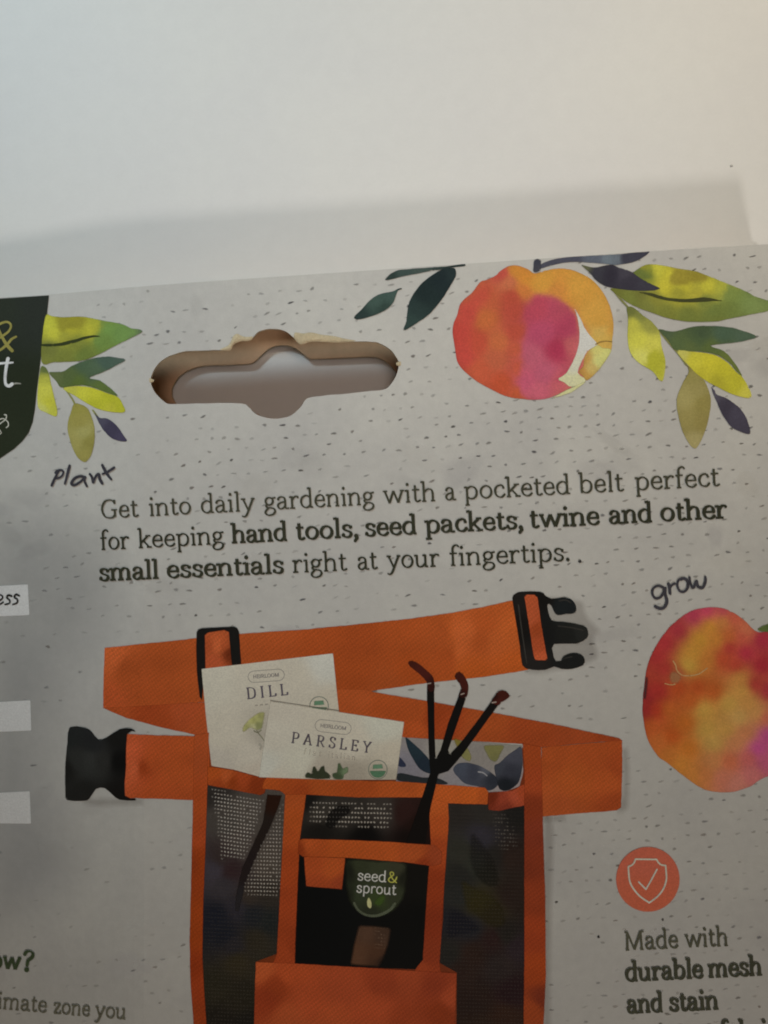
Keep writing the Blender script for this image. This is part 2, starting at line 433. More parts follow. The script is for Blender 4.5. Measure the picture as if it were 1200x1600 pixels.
# ------------------------------------------------------------------ a book face with serifs, drawn stroke by stroke (x-height = 1)
def Lk(*p): return ('L', p)
def Ck(*p): return ('C', p)
def St(x, y0, y1): return ('L', ((x, y0), (x, y1)))
def Sf(x, y=.0, a=.155, b=.155): return ('S', (x, y, a, b))
def Tp(x, y): return ('F', (x, y))
def Dt(x, y, r): return ('D', (x, y, r))
BOWL = lambda s: Ck((s, .74), (s+.16, .92), (s+.38, .96), (s+.61, .78), (s+.67, .5), (s+.6, .2), (s+.38, .04), (s+.16, .07), (s, .22))
GL = {
 'a': (.95, [Ck((.14,.78),(.24,.92),(.42,.96),(.6,.88),(.66,.68),(.66,.5)), St(.66,.6,.1), Ck((.66,.16),(.72,.05),(.9,.05)),
             Ck((.66,.57),(.4,.53),(.18,.42),(.12,.23),(.24,.06),(.42,.05),(.58,.15),(.66,.28)), Dt(.17,.76,.08)]),
 'b': (1.02, [St(.2,1.58,.02), Tp(.2,1.58), BOWL(.2)]),
 'c': (.86, [Ck((.74,.74),(.64,.92),(.48,.96),(.24,.84),(.13,.5),(.24,.16),(.48,.04),(.66,.09),(.78,.24)), Dt(.7,.76,.09)]),
 'd': (1.06, [St(.8,1.58,.02), Tp(.8,1.58), Lk((.8,.05),(1.0,.05)), Ck((.8,.76),(.64,.93),(.44,.96),(.2,.8),(.12,.5),(.2,.2),(.42,.04),(.62,.07),(.8,.24))]),
 'e': (.9, [Lk((.15,.53),(.76,.53)), Ck((.76,.53),(.72,.8),(.6,.93),(.46,.96),(.24,.84),(.13,.5),(.22,.18),(.46,.04),(.66,.08),(.79,.21))]),
 'f': (.64, [Ck((.68,1.46),(.56,1.58),(.42,1.55),(.3,1.42),(.27,1.2),(.27,1.0)), St(.27,1.15,0), Lk((.05,.95),(.56,.95)), Sf(.27)]),
 'g': (.94, [('O', (.42,.67,.27,.29)), Lk((.62,.88),(.9,.94)), Ck((.27,.44),(.17,.32),(.24,.2),(.45,.16),(.7,.1),(.82,-.08),(.74,-.3),(.48,-.42),(.22,-.38),(.1,-.22),(.16,-.05),(.34,.14))]),
 'h': (1.1, [St(.22,1.58,0), Tp(.22,1.58), Sf(.22), Ck((.22,.7),(.42,.91),(.6,.96),(.78,.86),(.84,.62)), St(.84,.68,0), Sf(.84)]),
 'i': (.5, [St(.25,.97,0), Tp(.25,.97), Sf(.25), Dt(.24,1.38,.125)]),
 'k': (1.02, [St(.22,1.58,0), Tp(.22,1.58), Sf(.22), Lk((.24,.4),(.76,.92)), Lk((.58,.95),(.96,.95)), Lk((.42,.58),(.84,.04)), Lk((.66,.05),(1.04,.05))]),
 'l': (.52, [St(.26,1.58,0), Tp(.26,1.58), Sf(.26)]),
 'm': (1.66, [St(.22,.97,0), Tp(.22,.97), Sf(.22), Ck((.22,.7),(.4,.91),(.56,.96),(.74,.86),(.8,.62)), St(.8,.68,0), Sf(.8), Ck((.8,.7),(.98,.91),(1.14,.96),(1.32,.86),(1.38,.62)), St(1.38,.68,0), Sf(1.38)]),
 'n': (1.1, [St(.22,.97,0), Tp(.22,.97), Sf(.22), Ck((.22,.7),(.42,.91),(.6,.96),(.78,.86),(.84,.62)), St(.84,.68,0), Sf(.84)]),
 'o': (1.0, [('O', (.5,.5,.37,.46))]),
 'p': (1.06, [St(.24,.97,-.48), Tp(.24,.97), Sf(.24,-.48), BOWL(.24)]),
 'r': (.78, [St(.22,.97,0), Tp(.22,.97), Sf(.22,0,.18,.22), Ck((.22,.64),(.36,.86),(.52,.95),(.68,.92)), Dt(.66,.87,.09)]),
 's': (.8, [Ck((.64,.76),(.56,.91),(.4,.96),(.22,.9),(.17,.74),(.26,.6),(.46,.5),(.63,.4),(.66,.22),(.55,.07),(.36,.04),(.2,.1),(.13,.26)), Lk((.65,.92),(.65,.7)), Lk((.13,.08),(.13,.3))]),
 't': (.66, [St(.27,1.3,.25), Ck((.27,.3),(.3,.1),(.42,.04),(.6,.12)), Lk((.05,.95),(.58,.95))]),
 'u': (1.12, [St(.2,.97,.35), Ck((.2,.4),(.25,.13),(.42,.04),(.62,.1),(.82,.3)), St(.82,.97,.02), Tp(.2,.97), Tp(.82,.97), Lk((.82,.05),(1.02,.05))]),
 'w': (1.5, [Lk((.14,.95),(.44,.03)), Lk((.44,.03),(.75,.95)), Lk((.75,.95),(1.05,.03)), Lk((1.05,.03),(1.36,.95)), Lk((0,.95),(.32,.95)), Lk((1.2,.95),(1.5,.95))]),
 'y': (1.04, [Lk((.16,.95),(.53,.05)), Ck((.9,.95),(.68,.42),(.48,-.1),(.36,-.34),(.2,-.44),(.06,-.38)), Lk((.0,.95),(.34,.95)), Lk((.74,.95),(1.04,.95))]),
 'z': (.84, [Lk((.12,.95),(.7,.95)), Lk((.7,.95),(.12,.05)), Lk((.12,.05),(.76,.05)), Lk((.12,.97),(.12,.72)), Lk((.76,.03),(.76,.3))]),
 ',': (.4, [Dt(.2,.1,.13), Ck((.24,.1),(.26,-.08),(.12,-.28))]),
 '.': (.4, [Dt(.2,.1,.14)]),
 '?': (.76, [Ck((.1,1.25),(.22,1.48),(.48,1.5),(.64,1.3),(.56,1.02),(.36,.8),(.33,.46)), Dt(.33,.1,.15)]),
 '&': (1.4, [Ck((1.25,.8),(1.1,.35),(.8,.05),(.45,.03),(.2,.2),(.2,.5),(.5,.8),(.75,1.05),(.72,1.35),(.5,1.45),(.32,1.3),(.36,1.05),(.7,.5),(1.25,.02))]),
 'G': (1.38, [Ck((1.12,1.18),(.98,1.38),(.72,1.46),(.36,1.32),(.15,.75),(.34,.18),(.72,.03),(1.0,.1),(1.12,.28)), St(1.12,.66,.1), Lk((.84,.66),(1.3,.66)), St(1.12,1.45,1.15)]),
 'M': (1.8, [Lk((.28,0),(.32,1.43)), Lk((.32,1.43),(.88,.05)), Lk((.88,.05),(1.46,1.43)), Lk((1.46,1.43),(1.52,0)), Sf(.28), Sf(1.52), Lk((.08,1.43),(.36,1.43)), Lk((1.44,1.43),(1.74,1.43))]),
 'D': (1.36, [St(.26,1.48,0), Lk((.05,1.43),(.5,1.43)), Ck((.26,1.43),(.72,1.41),(1.1,1.2),(1.2,.74),(1.1,.25),(.7,.06),(.26,.05)), Lk((.05,.05),(.5,.05))]),
 'I': (.6, [St(.3,1.48,0), Sf(.3,0,.22,.22), Sf(.3,1.38,.22,.22)]),
 'L': (1.1, [St(.28,1.48,0), Sf(.28,1.38,.22,.22), Lk((.06,.05),(1.0,.05)), Lk((1.0,.03),(1.03,.38))]),
 'P': (1.16, [St(.28,1.48,0), Sf(.28,0,.22,.22), Lk((.06,1.43),(.5,1.43)), Ck((.28,1.43),(.75,1.42),(1.0,1.25),(1.02,1.0),(.9,.76),(.6,.66),(.28,.66))]),
 'A': (1.4, [Lk((.2,.02),(.7,1.46)), Lk((.7,1.46),(1.2,.02)), Lk((.4,.5),(1.0,.5)), Lk((.02,.05),(.42,.05)), Lk((.98,.05),(1.4,.05))]),
 'R': (1.3, [St(.28,1.48,0), Sf(.28,0,.22,.22), Lk((.06,1.43),(.5,1.43)), Ck((.28,1.43),(.75,1.42),(.98,1.25),(.98,1.02),(.86,.8),(.6,.72),(.28,.72)), Lk((.62,.72),(1.12,.04)), Lk((1.0,.05),(1.3,.05))]),
 'S': (1.0, [Ck((.84,1.15),(.74,1.38),(.5,1.46),(.26,1.36),(.18,1.12),(.32,.9),(.56,.76),(.82,.58),(.88,.32),(.74,.1),(.48,.03),(.24,.1),(.13,.34)), St(.84,1.42,1.1), St(.13,.08,.42)]),
 'E': (1.14, [St(.28,1.48,0), Lk((.06,1.43),(.98,1.43)), Lk((.28,.76),(.76,.76)), Lk((.06,.05),(1.02,.05)), St(.98,1.45,1.14), St(1.03,.03,.38), St(.76,.62,.9)]),
 'Y': (1.32, [Lk((.18,1.43),(.66,.7)), Lk((.66,.7),(1.14,1.43)), St(.66,.72,0), Sf(.66,0,.22,.22), Lk((.0,1.43),(.42,1.43)), Lk((.92,1.43),(1.32,1.43))]),
 'H': (1.44, [St(.28,1.48,0), St(1.16,1.48,0), Lk((.28,.75),(1.16,.75))]),
 'O': (1.46, [('O', (.73,.74,.56,.7))]),
}
def word_polys(word, x0, y0, x1, y1, xh, bold=False, serif=True, weight=None, track=0.0, slant=0.0):
    """polygons of a word whose baseline runs from (x0,y0) to (x1,y1) in the photo; xh = x-height there"""
    T, t = (.275, .135) if bold else (.182, .10)
    if weight: T, t = weight
    adv = []; X = 0
    for ch in word:
        adv.append(X); X += GL[ch][0]*(1.06 if bold else 1)+track
    tot = X-track
    L = math.hypot(x1-x0, y1-y0); ux, uy = (x1-x0)/L, (y1-y0)/L
    sx = L/tot; k = xh
    nib = math.radians(18)
    def to(p):
        a = p[0]*sx+slant*p[1]*k; b = p[1]*k
        return (x0+ux*a+uy*b, y0+uy*a-ux*b)
    groups = []
    for ch, ax in zip(word, adv):
        bw = 1.06 if bold else 1
        polys = []
        for kind, d in GL[ch][1]:
            if kind in 'LC':
                q = np.array(d, float)
                if kind == 'C': q = catmull(q, 4, False)
            elif kind == 'O':
                cx, cy, rx, ry = d; an = np.linspace(0, 2*math.pi, 25)
                q = np.c_[cx+rx*np.cos(an), cy+ry*np.sin(an)]
            elif kind == 'S':
                if not serif: continue
                x, y, a, b = d; e = .06 if bold else 0
                q = np.array([(x-a-e, y+t*.45), (x+b+e, y+t*.45)])
            elif kind == 'F':
                if not serif: continue
                x, y = d; e = .06 if bold else 0
                q = np.array([(x-.21-e, y-.07), (x-.02, y-.035)])
            elif kind == 'D':
                x, y, r = d; r = r*(1.3 if bold else 1)
                polys.append([to((ax+x*bw+r*math.cos(a)*k/sx, y+r*math.sin(a))) for a in np.linspace(0, 2*math.pi, 13)[:-1]]); continue
            q[:, 0] = q[:, 0]*bw+ax
            pq = np.array([to(p) for p in q])
            def wf(tt, s):
                # stroke direction back in the letter's own frame
                a = tt[0]*ux+tt[1]*uy; b = -(tt[0]*uy*-1+tt[1]*ux)
                th = math.atan2(b, a)
                return (t+(T-t)*abs(math.sin(th-(-nib)))**1.3)*k
            if kind == 'O':     # closed ring: quads between matching points
                n = len(pq)-1; tt = np.roll(pq[:-1], -1, 0)-np.roll(pq[:-1], 1, 0); tt /= np.hypot(tt[:, 0], tt[:, 1])[:, None]
                LR = []
                for i in range(n):
                    wd = wf(tt[i], 0)/2; nn = np.array([-tt[i, 1], tt[i, 0]]); LR.append((pq[i]+nn*wd, pq[i]-nn*wd))
                polys += [[LR[i][0], LR[(i+1) % n][0], LR[(i+1) % n][1], LR[i][1]] for i in range(n)]
            else:
                polys += seg_quads(pq, wf, cap=(kind == 'C'))
        groups.append(polys)
    return groups
def line(name, words, h, k, parent=None, label=None, alpha=1.0, **kw):
    g = []
    for wd, x0, y0, x1, y1, xh, bold in words: g += word_polys(wd, x0, y0, x1, y1, xh, bold, **kw)
    return inked(name, parent or front, g, h, k, alpha, label=label)
# slots for later layers
# ------------------------------------------------------------------ speckle print: broken rows of tiny dashes
def blots(name, items, parent, mat=None):
    """items: x, y, half length, half height, tilt, colour, alpha, layer"""
    V, Fa, A = [], [], []
    for x, y, a, b, th, h, al, k in items:
        n = 9; b0 = len(V); c = ink(h, y)
        V.append(P(x, y, k)); A.append((*c, al))
        for ring, (s, m) in enumerate(((.6, 1.0), (1.15, 0))):
            for i in range(n):
                t = i*2*math.pi/n; q = s*(1+.2*math.sin(t*2+x)+.12*math.sin(3*t+y))
                u, v = a*q*math.cos(t), b*q*math.sin(t)
                V.append(P(x+u*math.cos(th)-v*math.sin(th), y+u*math.sin(th)+v*math.cos(th), k)); A.append((*c, al*m))
        for i in range(n):
            j = (i+1) % n
            Fa.append((b0, b0+1+j, b0+1+i)); Fa.append((b0+1+i, b0+1+j, b0+1+n+j, b0+1+n+i))
    return link(name, V, Fa, mat or M_INK, parent, A)
BLOCK = [catmull(HOLE, 2)]
dash = []
hole_np = np.array(HOLE, float); top_np = np.array(TOP, float)
row = 0; yy = 396
while yy < 1680:
    x = -130+(row % 3)*9+random.uniform(0, 8); gap = 0
    while x < 1330:
        y = yy-(x-500)*.055+4*math.sin(x/190+row*.35)+random.gauss(0, 1.6)
        ty = np.interp(x, top_np[:, 0], top_np[:, 1])+8
        n1 = float(fbm([x], [y], 110, 3)[0])
        base = .62+.55*n1
        if x < 230: base -= .22
        if y > 1000 and x < 320: base -= .3
        if 640 < y < 760 and x > 230: base += .12
        if y > 560 and x > 840: base += .1
        if 740 < y < 910 and 130 < x < 1150: base -= .1
        if random.random() < base and y > ty:
            al = min(.66, (.12+.40*random.random()**1.6+.14*max(0, n1))*(1 if y < 1150 else .75)*(.6 if x < 200 else 1))
            if random.random() < .12: al = min(.7, al*1.7)
            d_ = dist(np.array([x]), np.array([y]), hole_np)[0]
            if d_ > 7 and not inside(np.array([x]), np.array([y]), hole_np)[0]:
                dash.append((x, y, random.uniform(2.8, 5.2), random.uniform(1.3, 2.3), random.uniform(-.45, .05), random.choice(['#4b4946','#55524e','#46464a','#5d5650']), al, 1+random.uniform(-.12, .12)))
        x += random.choice([19, 24, 27, 30])+random.uniform(-2, 2)
    yy += random.choice([17, 19, 21]); row += 1
for x, y in ((869.5,1409.5),(935.5,1463.5),(1035.5,1437),(935,1464),(906,877),(1107,262)):
    if y > 400: dash.append((x, y, 2.4, 2.2, 0, '#2c2a28', .7, 1.3))
blots('speckle_print', dash, front)

# pale smudges and worn spots in the grey ground
sm = []
for i in range(90):
    x, y = random.uniform(-60, 1230), random.uniform(470, 1650)
    if dist(np.array([x]), np.array([y]), hole_np)[0] < 60 or inside(np.array([x]), np.array([y]), hole_np)[0]: continue
    sm.append((x, y, random.uniform(14, 48), random.uniform(9, 24), random.uniform(-.6, .6), random.choice(['#a7a49c','#8e8c8a','#85838a','#a9a69f','#79777a']), random.uniform(.04, .11), .35+i*.005))
blots('mottled_ground_print', sm, front)
paint('ground_tone', front, [(-60,800),(60,770),(170,800),(215,900),(190,1010),(130,1100),(120,1230),(160,1330),(120,1430),(-60,1440)], '#727376', .6, grid=11, feather=95, alpha=.26, wob=0, noise=.12, ns=40)

# ------------------------------------------------------------------ logo corner
logo = paint('logo_panel', front, [(-150,473.5),(-70,469.5),(0,466),(40,463.3),(77,461),(74,490),(68,530),(63,570),(58,610),(55,640),(51.5,660),(45,677),(35,690),(22,702),(0,717),(-60,742),(-140,760)],
     [(0,480,'#2b3028'),(60,480,'#2a2e29'),(40,620,'#252a1e'),(10,690,'#262b1f'),(-60,600,'#262b20')], 2, grid=9, smooth=0, wob=0, noise=.03, feather=1.0, label='dark green logo corner')
inked('ampersand', logo, [pen([(-14,515),(0,506),(11,503),(17,508),(14,517),(4,525),(-8,532)], 4.2), pen([(-6,508),(2,524),(10,538),(19,548)], 5.4), pen([(25,526),(18,530),(12,537),(3,545),(-8,551)], 4.2)], '#8b8447', 3, label='olive yellow ampersand')
inked('lettering', logo, [pen([(12.5,560),(9.5,575),(8,590),(9,600),(14,603),(19,600)], 5.6), pen([(-6,569),(4,567.5),(20,566.5)], 3.6), pen([(-22,602),(-16,590),(-14,575)], 5)], '#cfccc0', 3, label='white letter t')
inked('trademark_sign', logo, [pen([(22,599.5),(26,599),(32,599.5)], 2.6)], '#85857c', 3)
inked('script_lettering', logo, [pen([(-2,656),(5,654),(12,659),(13,665),(10,668)], 1.9), pen([(-3,664),(4,659),(9,655),(10,649),(7,648)], 2.0), pen([(-2,679),(2,676),(-4,668)], 1.6)], '#aeada2', 3)

# ------------------------------------------------------------------ watercolour leaves, left
def sprig(name, stems, stemcol, k):
    return inked(name, front, stems, stemcol, k)
sp = sprig('leaf_sprig', [pen([(80,583),(98,603),(112,622),(117,632)], 3), pen([(145,641),(150,648),(156,656)], 3)], '#7d7d4d', 2.1)
paint('leaf', sp, [(70,496.5),(82,494),(100,495.5),(130,494.5),(160,500.5),(190,506),(205,512.5),(218,514),(222,519),(205,528),(185,538),(160,551),(135,562),(110,565.5),(85,566),(64.5,565)],
  [(75,505,'#b7b742'),(85,520,'#b3b13e'),(100,500,'#8f8a30'),(120,499,'#97912f'),(110,510,'#a9a436'),(150,506,'#a5a53a'),(140,515,'#aca93a'),(162,506,'#7f8b3e'),(100,526,'#99973a'),(80,545,'#6f7439'),(100,555,'#747a38'),(130,552,'#6c7a3a'),(120,540,'#7b8139'),(160,535,'#6a8140'),(170,515,'#6d8b46'),(190,520,'#6d8a4a'),(210,518,'#6c8550'),(220,519,'#5d6f52')], 2.4, edge=.12, noise=.1, zones=[([(90,513),(93,502),(100,497.5),(106,500),(112,501),(118,496),(128,495.5),(133,500),(131,509),(120,512),(108,514),(98,517)], '#8d8731', 2, 0.9), ([(158,502),(175,504),(192,507),(206,513),(219,518),(203,526),(186,535),(165,540),(150,540),(146,528),(155,520),(159,511)], [(165,510,'#71904a'),(190,518,'#6c8a4b'),(160,532,'#6a8342')], 2.5, 0.7999999999999999)])
paint('vein', sp, [(65,537.5),(85,536.5),(100,534),(120,529),(135,525),(150,523.5),(157,526),(146,527.5),(134,530),(118,535.5),(100,540),(85,541.5),(65,541)], '#333a20', 2.7, grid=4, feather=.8)
paint('leaf', sp, [(70,573),(76,582),(80,600),(85,620),(89.5,640),(87,651),(72,645),(59,636),(59,605),(63,575)],
  [(70,580,'#5f6b3c'),(70,590,'#a9a945'),(70,610,'#bdbb4c'),(75,630,'#b8b63f'),(66,640,'#c2be66'),(85,645,'#aeae44')], 2.3, edge=.06)
paint('leaf', sp, [(76,582),(90,581),(100,579.5),(115,570),(145,559.5),(170,557),(185,559),(197,562),(180,572),(158,583),(140,590),(155,594),(165,600),(178,611),(184,619),(165,613),(140,604),(118,602.5),(96,606),(88,596)],
  [(85,587,'#5d6741'),(110,590,'#515f38'),(130,570,'#4a5d45'),(165,565,'#46594e'),(190,562,'#4a5a50'),(150,580,'#4c5e48'),(120,598,'#52622f'),(160,602,'#5a6b38')], 2.5, edge=.1)
paint('leaf', sp, [(98,607),(118,603),(140,604.5),(165,613),(184,620),(192,632),(195,644),(175,644),(152,639),(135,630),(117,619)],
  [(110,608,'#b1b04a'),(130,612,'#b9b83f'),(150,615,'#b6b537'),(170,620,'#a9aa2f'),(185,638,'#a5a62f'),(150,632,'#a8a931'),(175,640,'#b0ae3a')], 2.6, edge=.06)
paint('leaf', sp, [(117,630),(135,636),(143,650),(148,670),(147,695),(142,712),(134,722),(124,718),(115,705),(108,685),(105,665),(110,645)],
  [(120,635,'#8c8644'),(125,660,'#8d8648'),(140,690,'#837d42'),(115,690,'#928c52'),(132,715,'#8a8348'),(130,675,'#949058')], 2.45, edge=.1)
paint('leaf', sp, [(146,642),(155,652),(168,654),(182,664),(193,680),(199,689),(190,690),(175,685.5),(162,673),(154,660)],
  [(155,655,'#4a4858'),(175,670,'#3d3a4c'),(190,685,'#423e52')], 2.55, grid=4, edge=.1, label='purple leaf')

# ------------------------------------------------------------------ dark leaves at the top edge
sp = sprig('leaf_sprig', [pen([(696,418),(705,416.5),(726,414)], 3.2), pen([(615,456.5),(622,452.5),(627,451)], 2.4)], '#2b3636', 2.1)
paint('leaf', sp, [(601.5,437.5),(610.5,427.5),(622.5,422),(645,419.5),(672,417.5),(696,416),(708,417),(690,421.5),(672,423.5),(651,428),(630,432),(612,436.6)], [(610,432,'#2f3d3a'),(630,426,'#3d4c49'),(660,421,'#46534f'),(690,418,'#333f3e')], 2.4, grid=4, edge=.1)
paint('leaf', sp, [(553.5,494.5),(564,484),(576,470.5),(591,460),(612,455.5),(622,452),(619.5,460),(615,472),(606,482.5),(588,491.5),(564,499),(555,498.4)], [(560,495,'#2c3a39'),(590,470,'#3f524c'),(610,462,'#40534e'),(600,482,'#33443f')], 2.4, edge=.1)
paint('leaf', sp, [(704,418),(711,419.5),(712.5,430),(705,445),(690,469),(672,490),(654,503.5),(630,517),(634.5,502),(639,472),(654,448),(666,436),(684,424),(697,418)], [(690,430,'#1f2a2d'),(660,460,'#202c2d'),(640,505,'#2f3f3c'),(705,425,'#263234'),(650,480,'#293736')], 2.5, edge=.05)

# ------------------------------------------------------------------ upper peach
pc = paint('peach_print', front, [(780.5,424),(774.7,430),(760.7,437),(750,440.7),(737.3,457),(719.8,473.3),(714,492),(708,507),(707,522.3),(710.5,543.3),(714,564.3),(725.7,580.7),(746.7,597),(770,609.8),(793.3,620.3),(816.7,623.8),(840,625),(863.3,620.3),(893.7,605),(917,594),(933.3,580.7),(947.3,562),(955.5,545.7),(957,532),(959,510.7),(955.5,485),(942.7,457),(924,436),(898.3,423),(872.7,419),(849.3,423),(835.3,427),(823.7,419.7),(807.3,414.5),(793.3,416)],
 [(715,520,'#b0443a'),(722,555,'#b2473e'),(740,470,'#b2563f'),(730,490,'#b34d40'),(757,497,'#b5633a'),(760,470,'#b45a3d'),(780,535,'#b6633f'),(775,560,'#b25c42'),(795,440,'#bb6a4a'),(785,428,'#b95146'),(800,465,'#ad4c3b'),(805,485,'#ab4a3c'),(745,535,'#b24c3a'),(750,580,'#b4553c'),(785,600,'#b04e34'),(810,615,'#b35538'),(805,545,'#b2553f'),(815,575,'#b3533f'),(806,520,'#ad4c3c'),
  (830,490,'#aa4657'),(845,475,'#ab4a58'),(860,480,'#a9455c'),(835,530,'#a84d66'),(830,560,'#ab5569'),(850,580,'#ae566c'),(865,550,'#a33a56'),(875,525,'#a13a52'),(885,500,'#ac4f5a'),(895,530,'#b35f62'),(870,590,'#a83f56'),(840,605,'#b55a6a'),(880,607,'#bb6a62'),(820,600,'#b25263'),(826,545,'#ad5368'),
  (805,424,'#c1803c'),(825,440,'#c28139'),(850,440,'#ca9040'),(880,435,'#c98d3e'),(905,445,'#ca9342'),(935,470,'#cb9243'),(945,510,'#c79346'),(920,490,'#c88f43'),(890,465,'#c5863f'),(865,460,'#c07a46'),(820,452,'#bd733c'),(940,530,'#caa052')], 2.2, grid=4, power=2.2, noise=.06, ns=12, edge=.13, label='round peach with orange cheek and white highlight', zones=[([(836,463),(852,460),(870,464),(890,480),(901,500),(904,520),(901,543),(894,562),(882,583),(870,592),(880,599),(889,604),(865,617),(840,622),(818,620),(813,600),(816,565),(823,530),(826,498)], [(840,480,'#ac4658'),(870,480,'#a8485c'),(850,520,'#a94863'),(830,560,'#ac5669'),(850,585,'#ae566c'),(872,545,'#a03650'),(885,515,'#a4405a'),(893,540,'#b35a60'),(840,610,'#b65a6c'),(875,600,'#b45a64'),(822,595,'#b3546c')], 5, 0.9), ([(800,418),(812,417),(826,427),(838,430),(850,425),(872,422),(898,427),(922,440),(938,460),(948,485),(950,515),(938,528),(924,520),(908,495),(896,476),(880,468),(860,460),(838,458),(826,445),(812,438)], [(815,425,'#c48338'),(850,440,'#cb9140'),(905,450,'#cc9342'),(938,500,'#c99545'),(870,455,'#c3853f'),(940,522,'#cda45a')], 6, 0.7999999999999999), ([(714,500),(722,480),(738,462),(752,450),(764,446),(766,462),(752,478),(742,500),(736,530),(738,560),(730,575),(718,560),(711,535)], '#b5473e', 9, 0.65)])
paint('highlight', pc, [(896,479),(902,488),(908,499),(917,518),(931,534),(933,540),(919,548),(912.3,560),(903,582),(917,594),(893.7,605),(882,598),(871.5,592.3),(884.3,583),(896,562),(903,543.3),(905.3,520),(902,497)], [(900,495,'#d3cabb'),(915,535,'#d2cbbd'),(900,575,'#d6d0ae'),(890,597,'#d2ce9a'),(905,590,'#d6d299')], 2.8, grid=4, smooth=3, edge=0, noise=.02)
paint('highlight', pc, [(933,539),(942,543.5),(955.5,546),(947.3,562),(933.3,580.7),(918,594),(911,588),(904,581),(911,572),(912.5,560),(919,549)], [(935,545,'#c9bb72'),(945,555,'#cac278'),(915,560,'#b58f4f'),(907,580,'#b2884a'),(925,575,'#c6a765'),(935,565,'#cfc47a'),(917,590,'#b5904c')], 2.9, grid=4, edge=.15)
paint('highlight', pc, [(917,595),(905,605),(893,613),(872,620),(862,622),(878,613),(893,605.5)], '#cfcb8e', 2.95, grid=4, edge=0)
inked('crease', pc, [pen([(931,538),(938,534.5),(948,533),(956,534)], 2.4)], '#8d7440', 3.0, alpha=.8)
# branch and leaves, right of the peach
sp = paint('leaf_sprig', front, [(843,420),(846,412),(860,406.5),(877,402.6),(916.7,399.7),(947,398),(967.6,397),(990,394.4),(1013,392.9),(1015,394),(1007,401),(990,409.7),(965,414),(945,412.5),(919.5,410.5),(897,409.5),(874,412),(855,417)], [(860,409,'#4a4b58'),(890,404,'#4b4d5b'),(930,405,'#5b6270'),(950,404,'#6b7681'),(965,404,'#68717c'),(975,403,'#3c3c49'),(1000,397,'#3f3f4c')], 2.1, grid=4, edge=.08, label='leafy branch beside the upper peach')
paint('stem', pc, [(835,405.7),(844.7,405),(845.8,412.7),(844.7,423),(834,425.5),(833,417)], [(840,408,'#3a3d49'),(839,420,'#40414a')], 3.1, grid=4, smooth=2)
paint('leaf', sp, [(1007,414),(1030,413.5),(1058,419),(1086.6,423.5),(1106.5,431),(1132,441),(1166,455),(1180,463),(1196,468),(1212,475),(1200,486),(1171.6,492),(1143,497.5),(1115,503),(1072.5,502.6),(1044,497.5),(1018.6,489),(999,482),(979,472),(962,459),(953.5,451),(968,448),(985,430)],
 [(965,456,'#6d7237'),(985,468,'#727a3b'),(1010,480,'#73783c'),(1040,488,'#757a38'),(1075,493,'#6f783a'),(1110,494,'#6c773c'),(1150,485,'#6f7d45'),(1190,475,'#75844f'),(1165,465,'#73854a'),(1005,422,'#8e8e38'),(1000,430,'#6b7737'),(1012,427,'#7c8438'),(1030,420,'#c0bd45'),(1045,430,'#bdb73f'),(1060,427,'#9d9238'),(1075,431,'#92883a'),(1095,432,'#95903a'),(1070,445,'#bab43e'),(1040,450,'#b5ae3b'),(1105,447,'#b9b540'),(1130,450,'#a9ab44'),(1138,458,'#87924a'),(1090,460,'#a9a33e'),(1060,460,'#9b983b'),(1100,470,'#77803f'),(1025,465,'#82823a'),(1000,460,'#6f7238')], 2.3, edge=.1, noise=.11, zones=[([(1045,440),(1050,427),(1058,421),(1068,424),(1078,427),(1090,424.5),(1102,430),(1105,438),(1092,440),(1078,442),(1064,446)], '#938836', 2, 0.95), ([(1136,444),(1150,449),(1166,456),(1182,464),(1198,469),(1209,475),(1190,486),(1160,491),(1130,494),(1105,490),(1112,478),(1130,466),(1134,455)], [(1145,455,'#788a4a'),(1180,472,'#74864f'),(1130,485,'#6c7a3f')], 3, 0.7999999999999999), ([(985,424),(992,419),(1000,418.5),(1010,424),(1016,430),(1019,435),(1006,435),(995,431)], '#66733a', 2, 0.95)])
paint('vein', sp, [(993,456.5),(1015,457),(1045,465),(1075,466.5),(1100,464),(1120,467.5),(1135,470.5),(1112,471),(1090,472.5),(1062,472.5),(1035,468.5),(1012,461)], '#3f4228', 2.7, grid=4, feather=1)
paint('leaf', sp, [(908,413.5),(928,418),(953.5,413),(967.6,418),(984.6,423.5),(1001.6,434.6),(1018.6,444),(1031.4,450.7),(1018.6,454.4),(993,454.4),(967.6,452),(945,447),(931,438),(922,426.7)], [(915,418,'#5d6048'),(930,425,'#383842'),(955,430,'#302e39'),(980,440,'#36343f'),(1010,448,'#3b3a45'),(975,428,'#403e49')], 2.6, edge=.05, label='dark purple leaf')
paint('leaf', sp, [(979,481),(990,480),(1003,491),(1018,502),(1030,517),(1034,540),(1040,562.6),(1038.5,585),(1033,596.6),(1018.6,580),(999,568),(984.6,551),(980.4,528.6),(981,500)],
 [(985,488,'#6b713c'),(1000,495,'#7d8244'),(1015,508,'#8f9047'),(990,505,'#b7b54c'),(1000,530,'#c2c04f'),(1020,540,'#bdbb52'),(1005,560,'#c7c463'),(1025,560,'#a5a53a'),(1018,572,'#a3a438'),(1034,585,'#b2b14c')], 2.35, edge=.06, zones=[([(1011,560),(1016,551),(1024,548),(1030,552),(1037,564),(1037,580),(1033,592),(1022,580),(1012,572)], '#a4a535', 2, 0.9)])
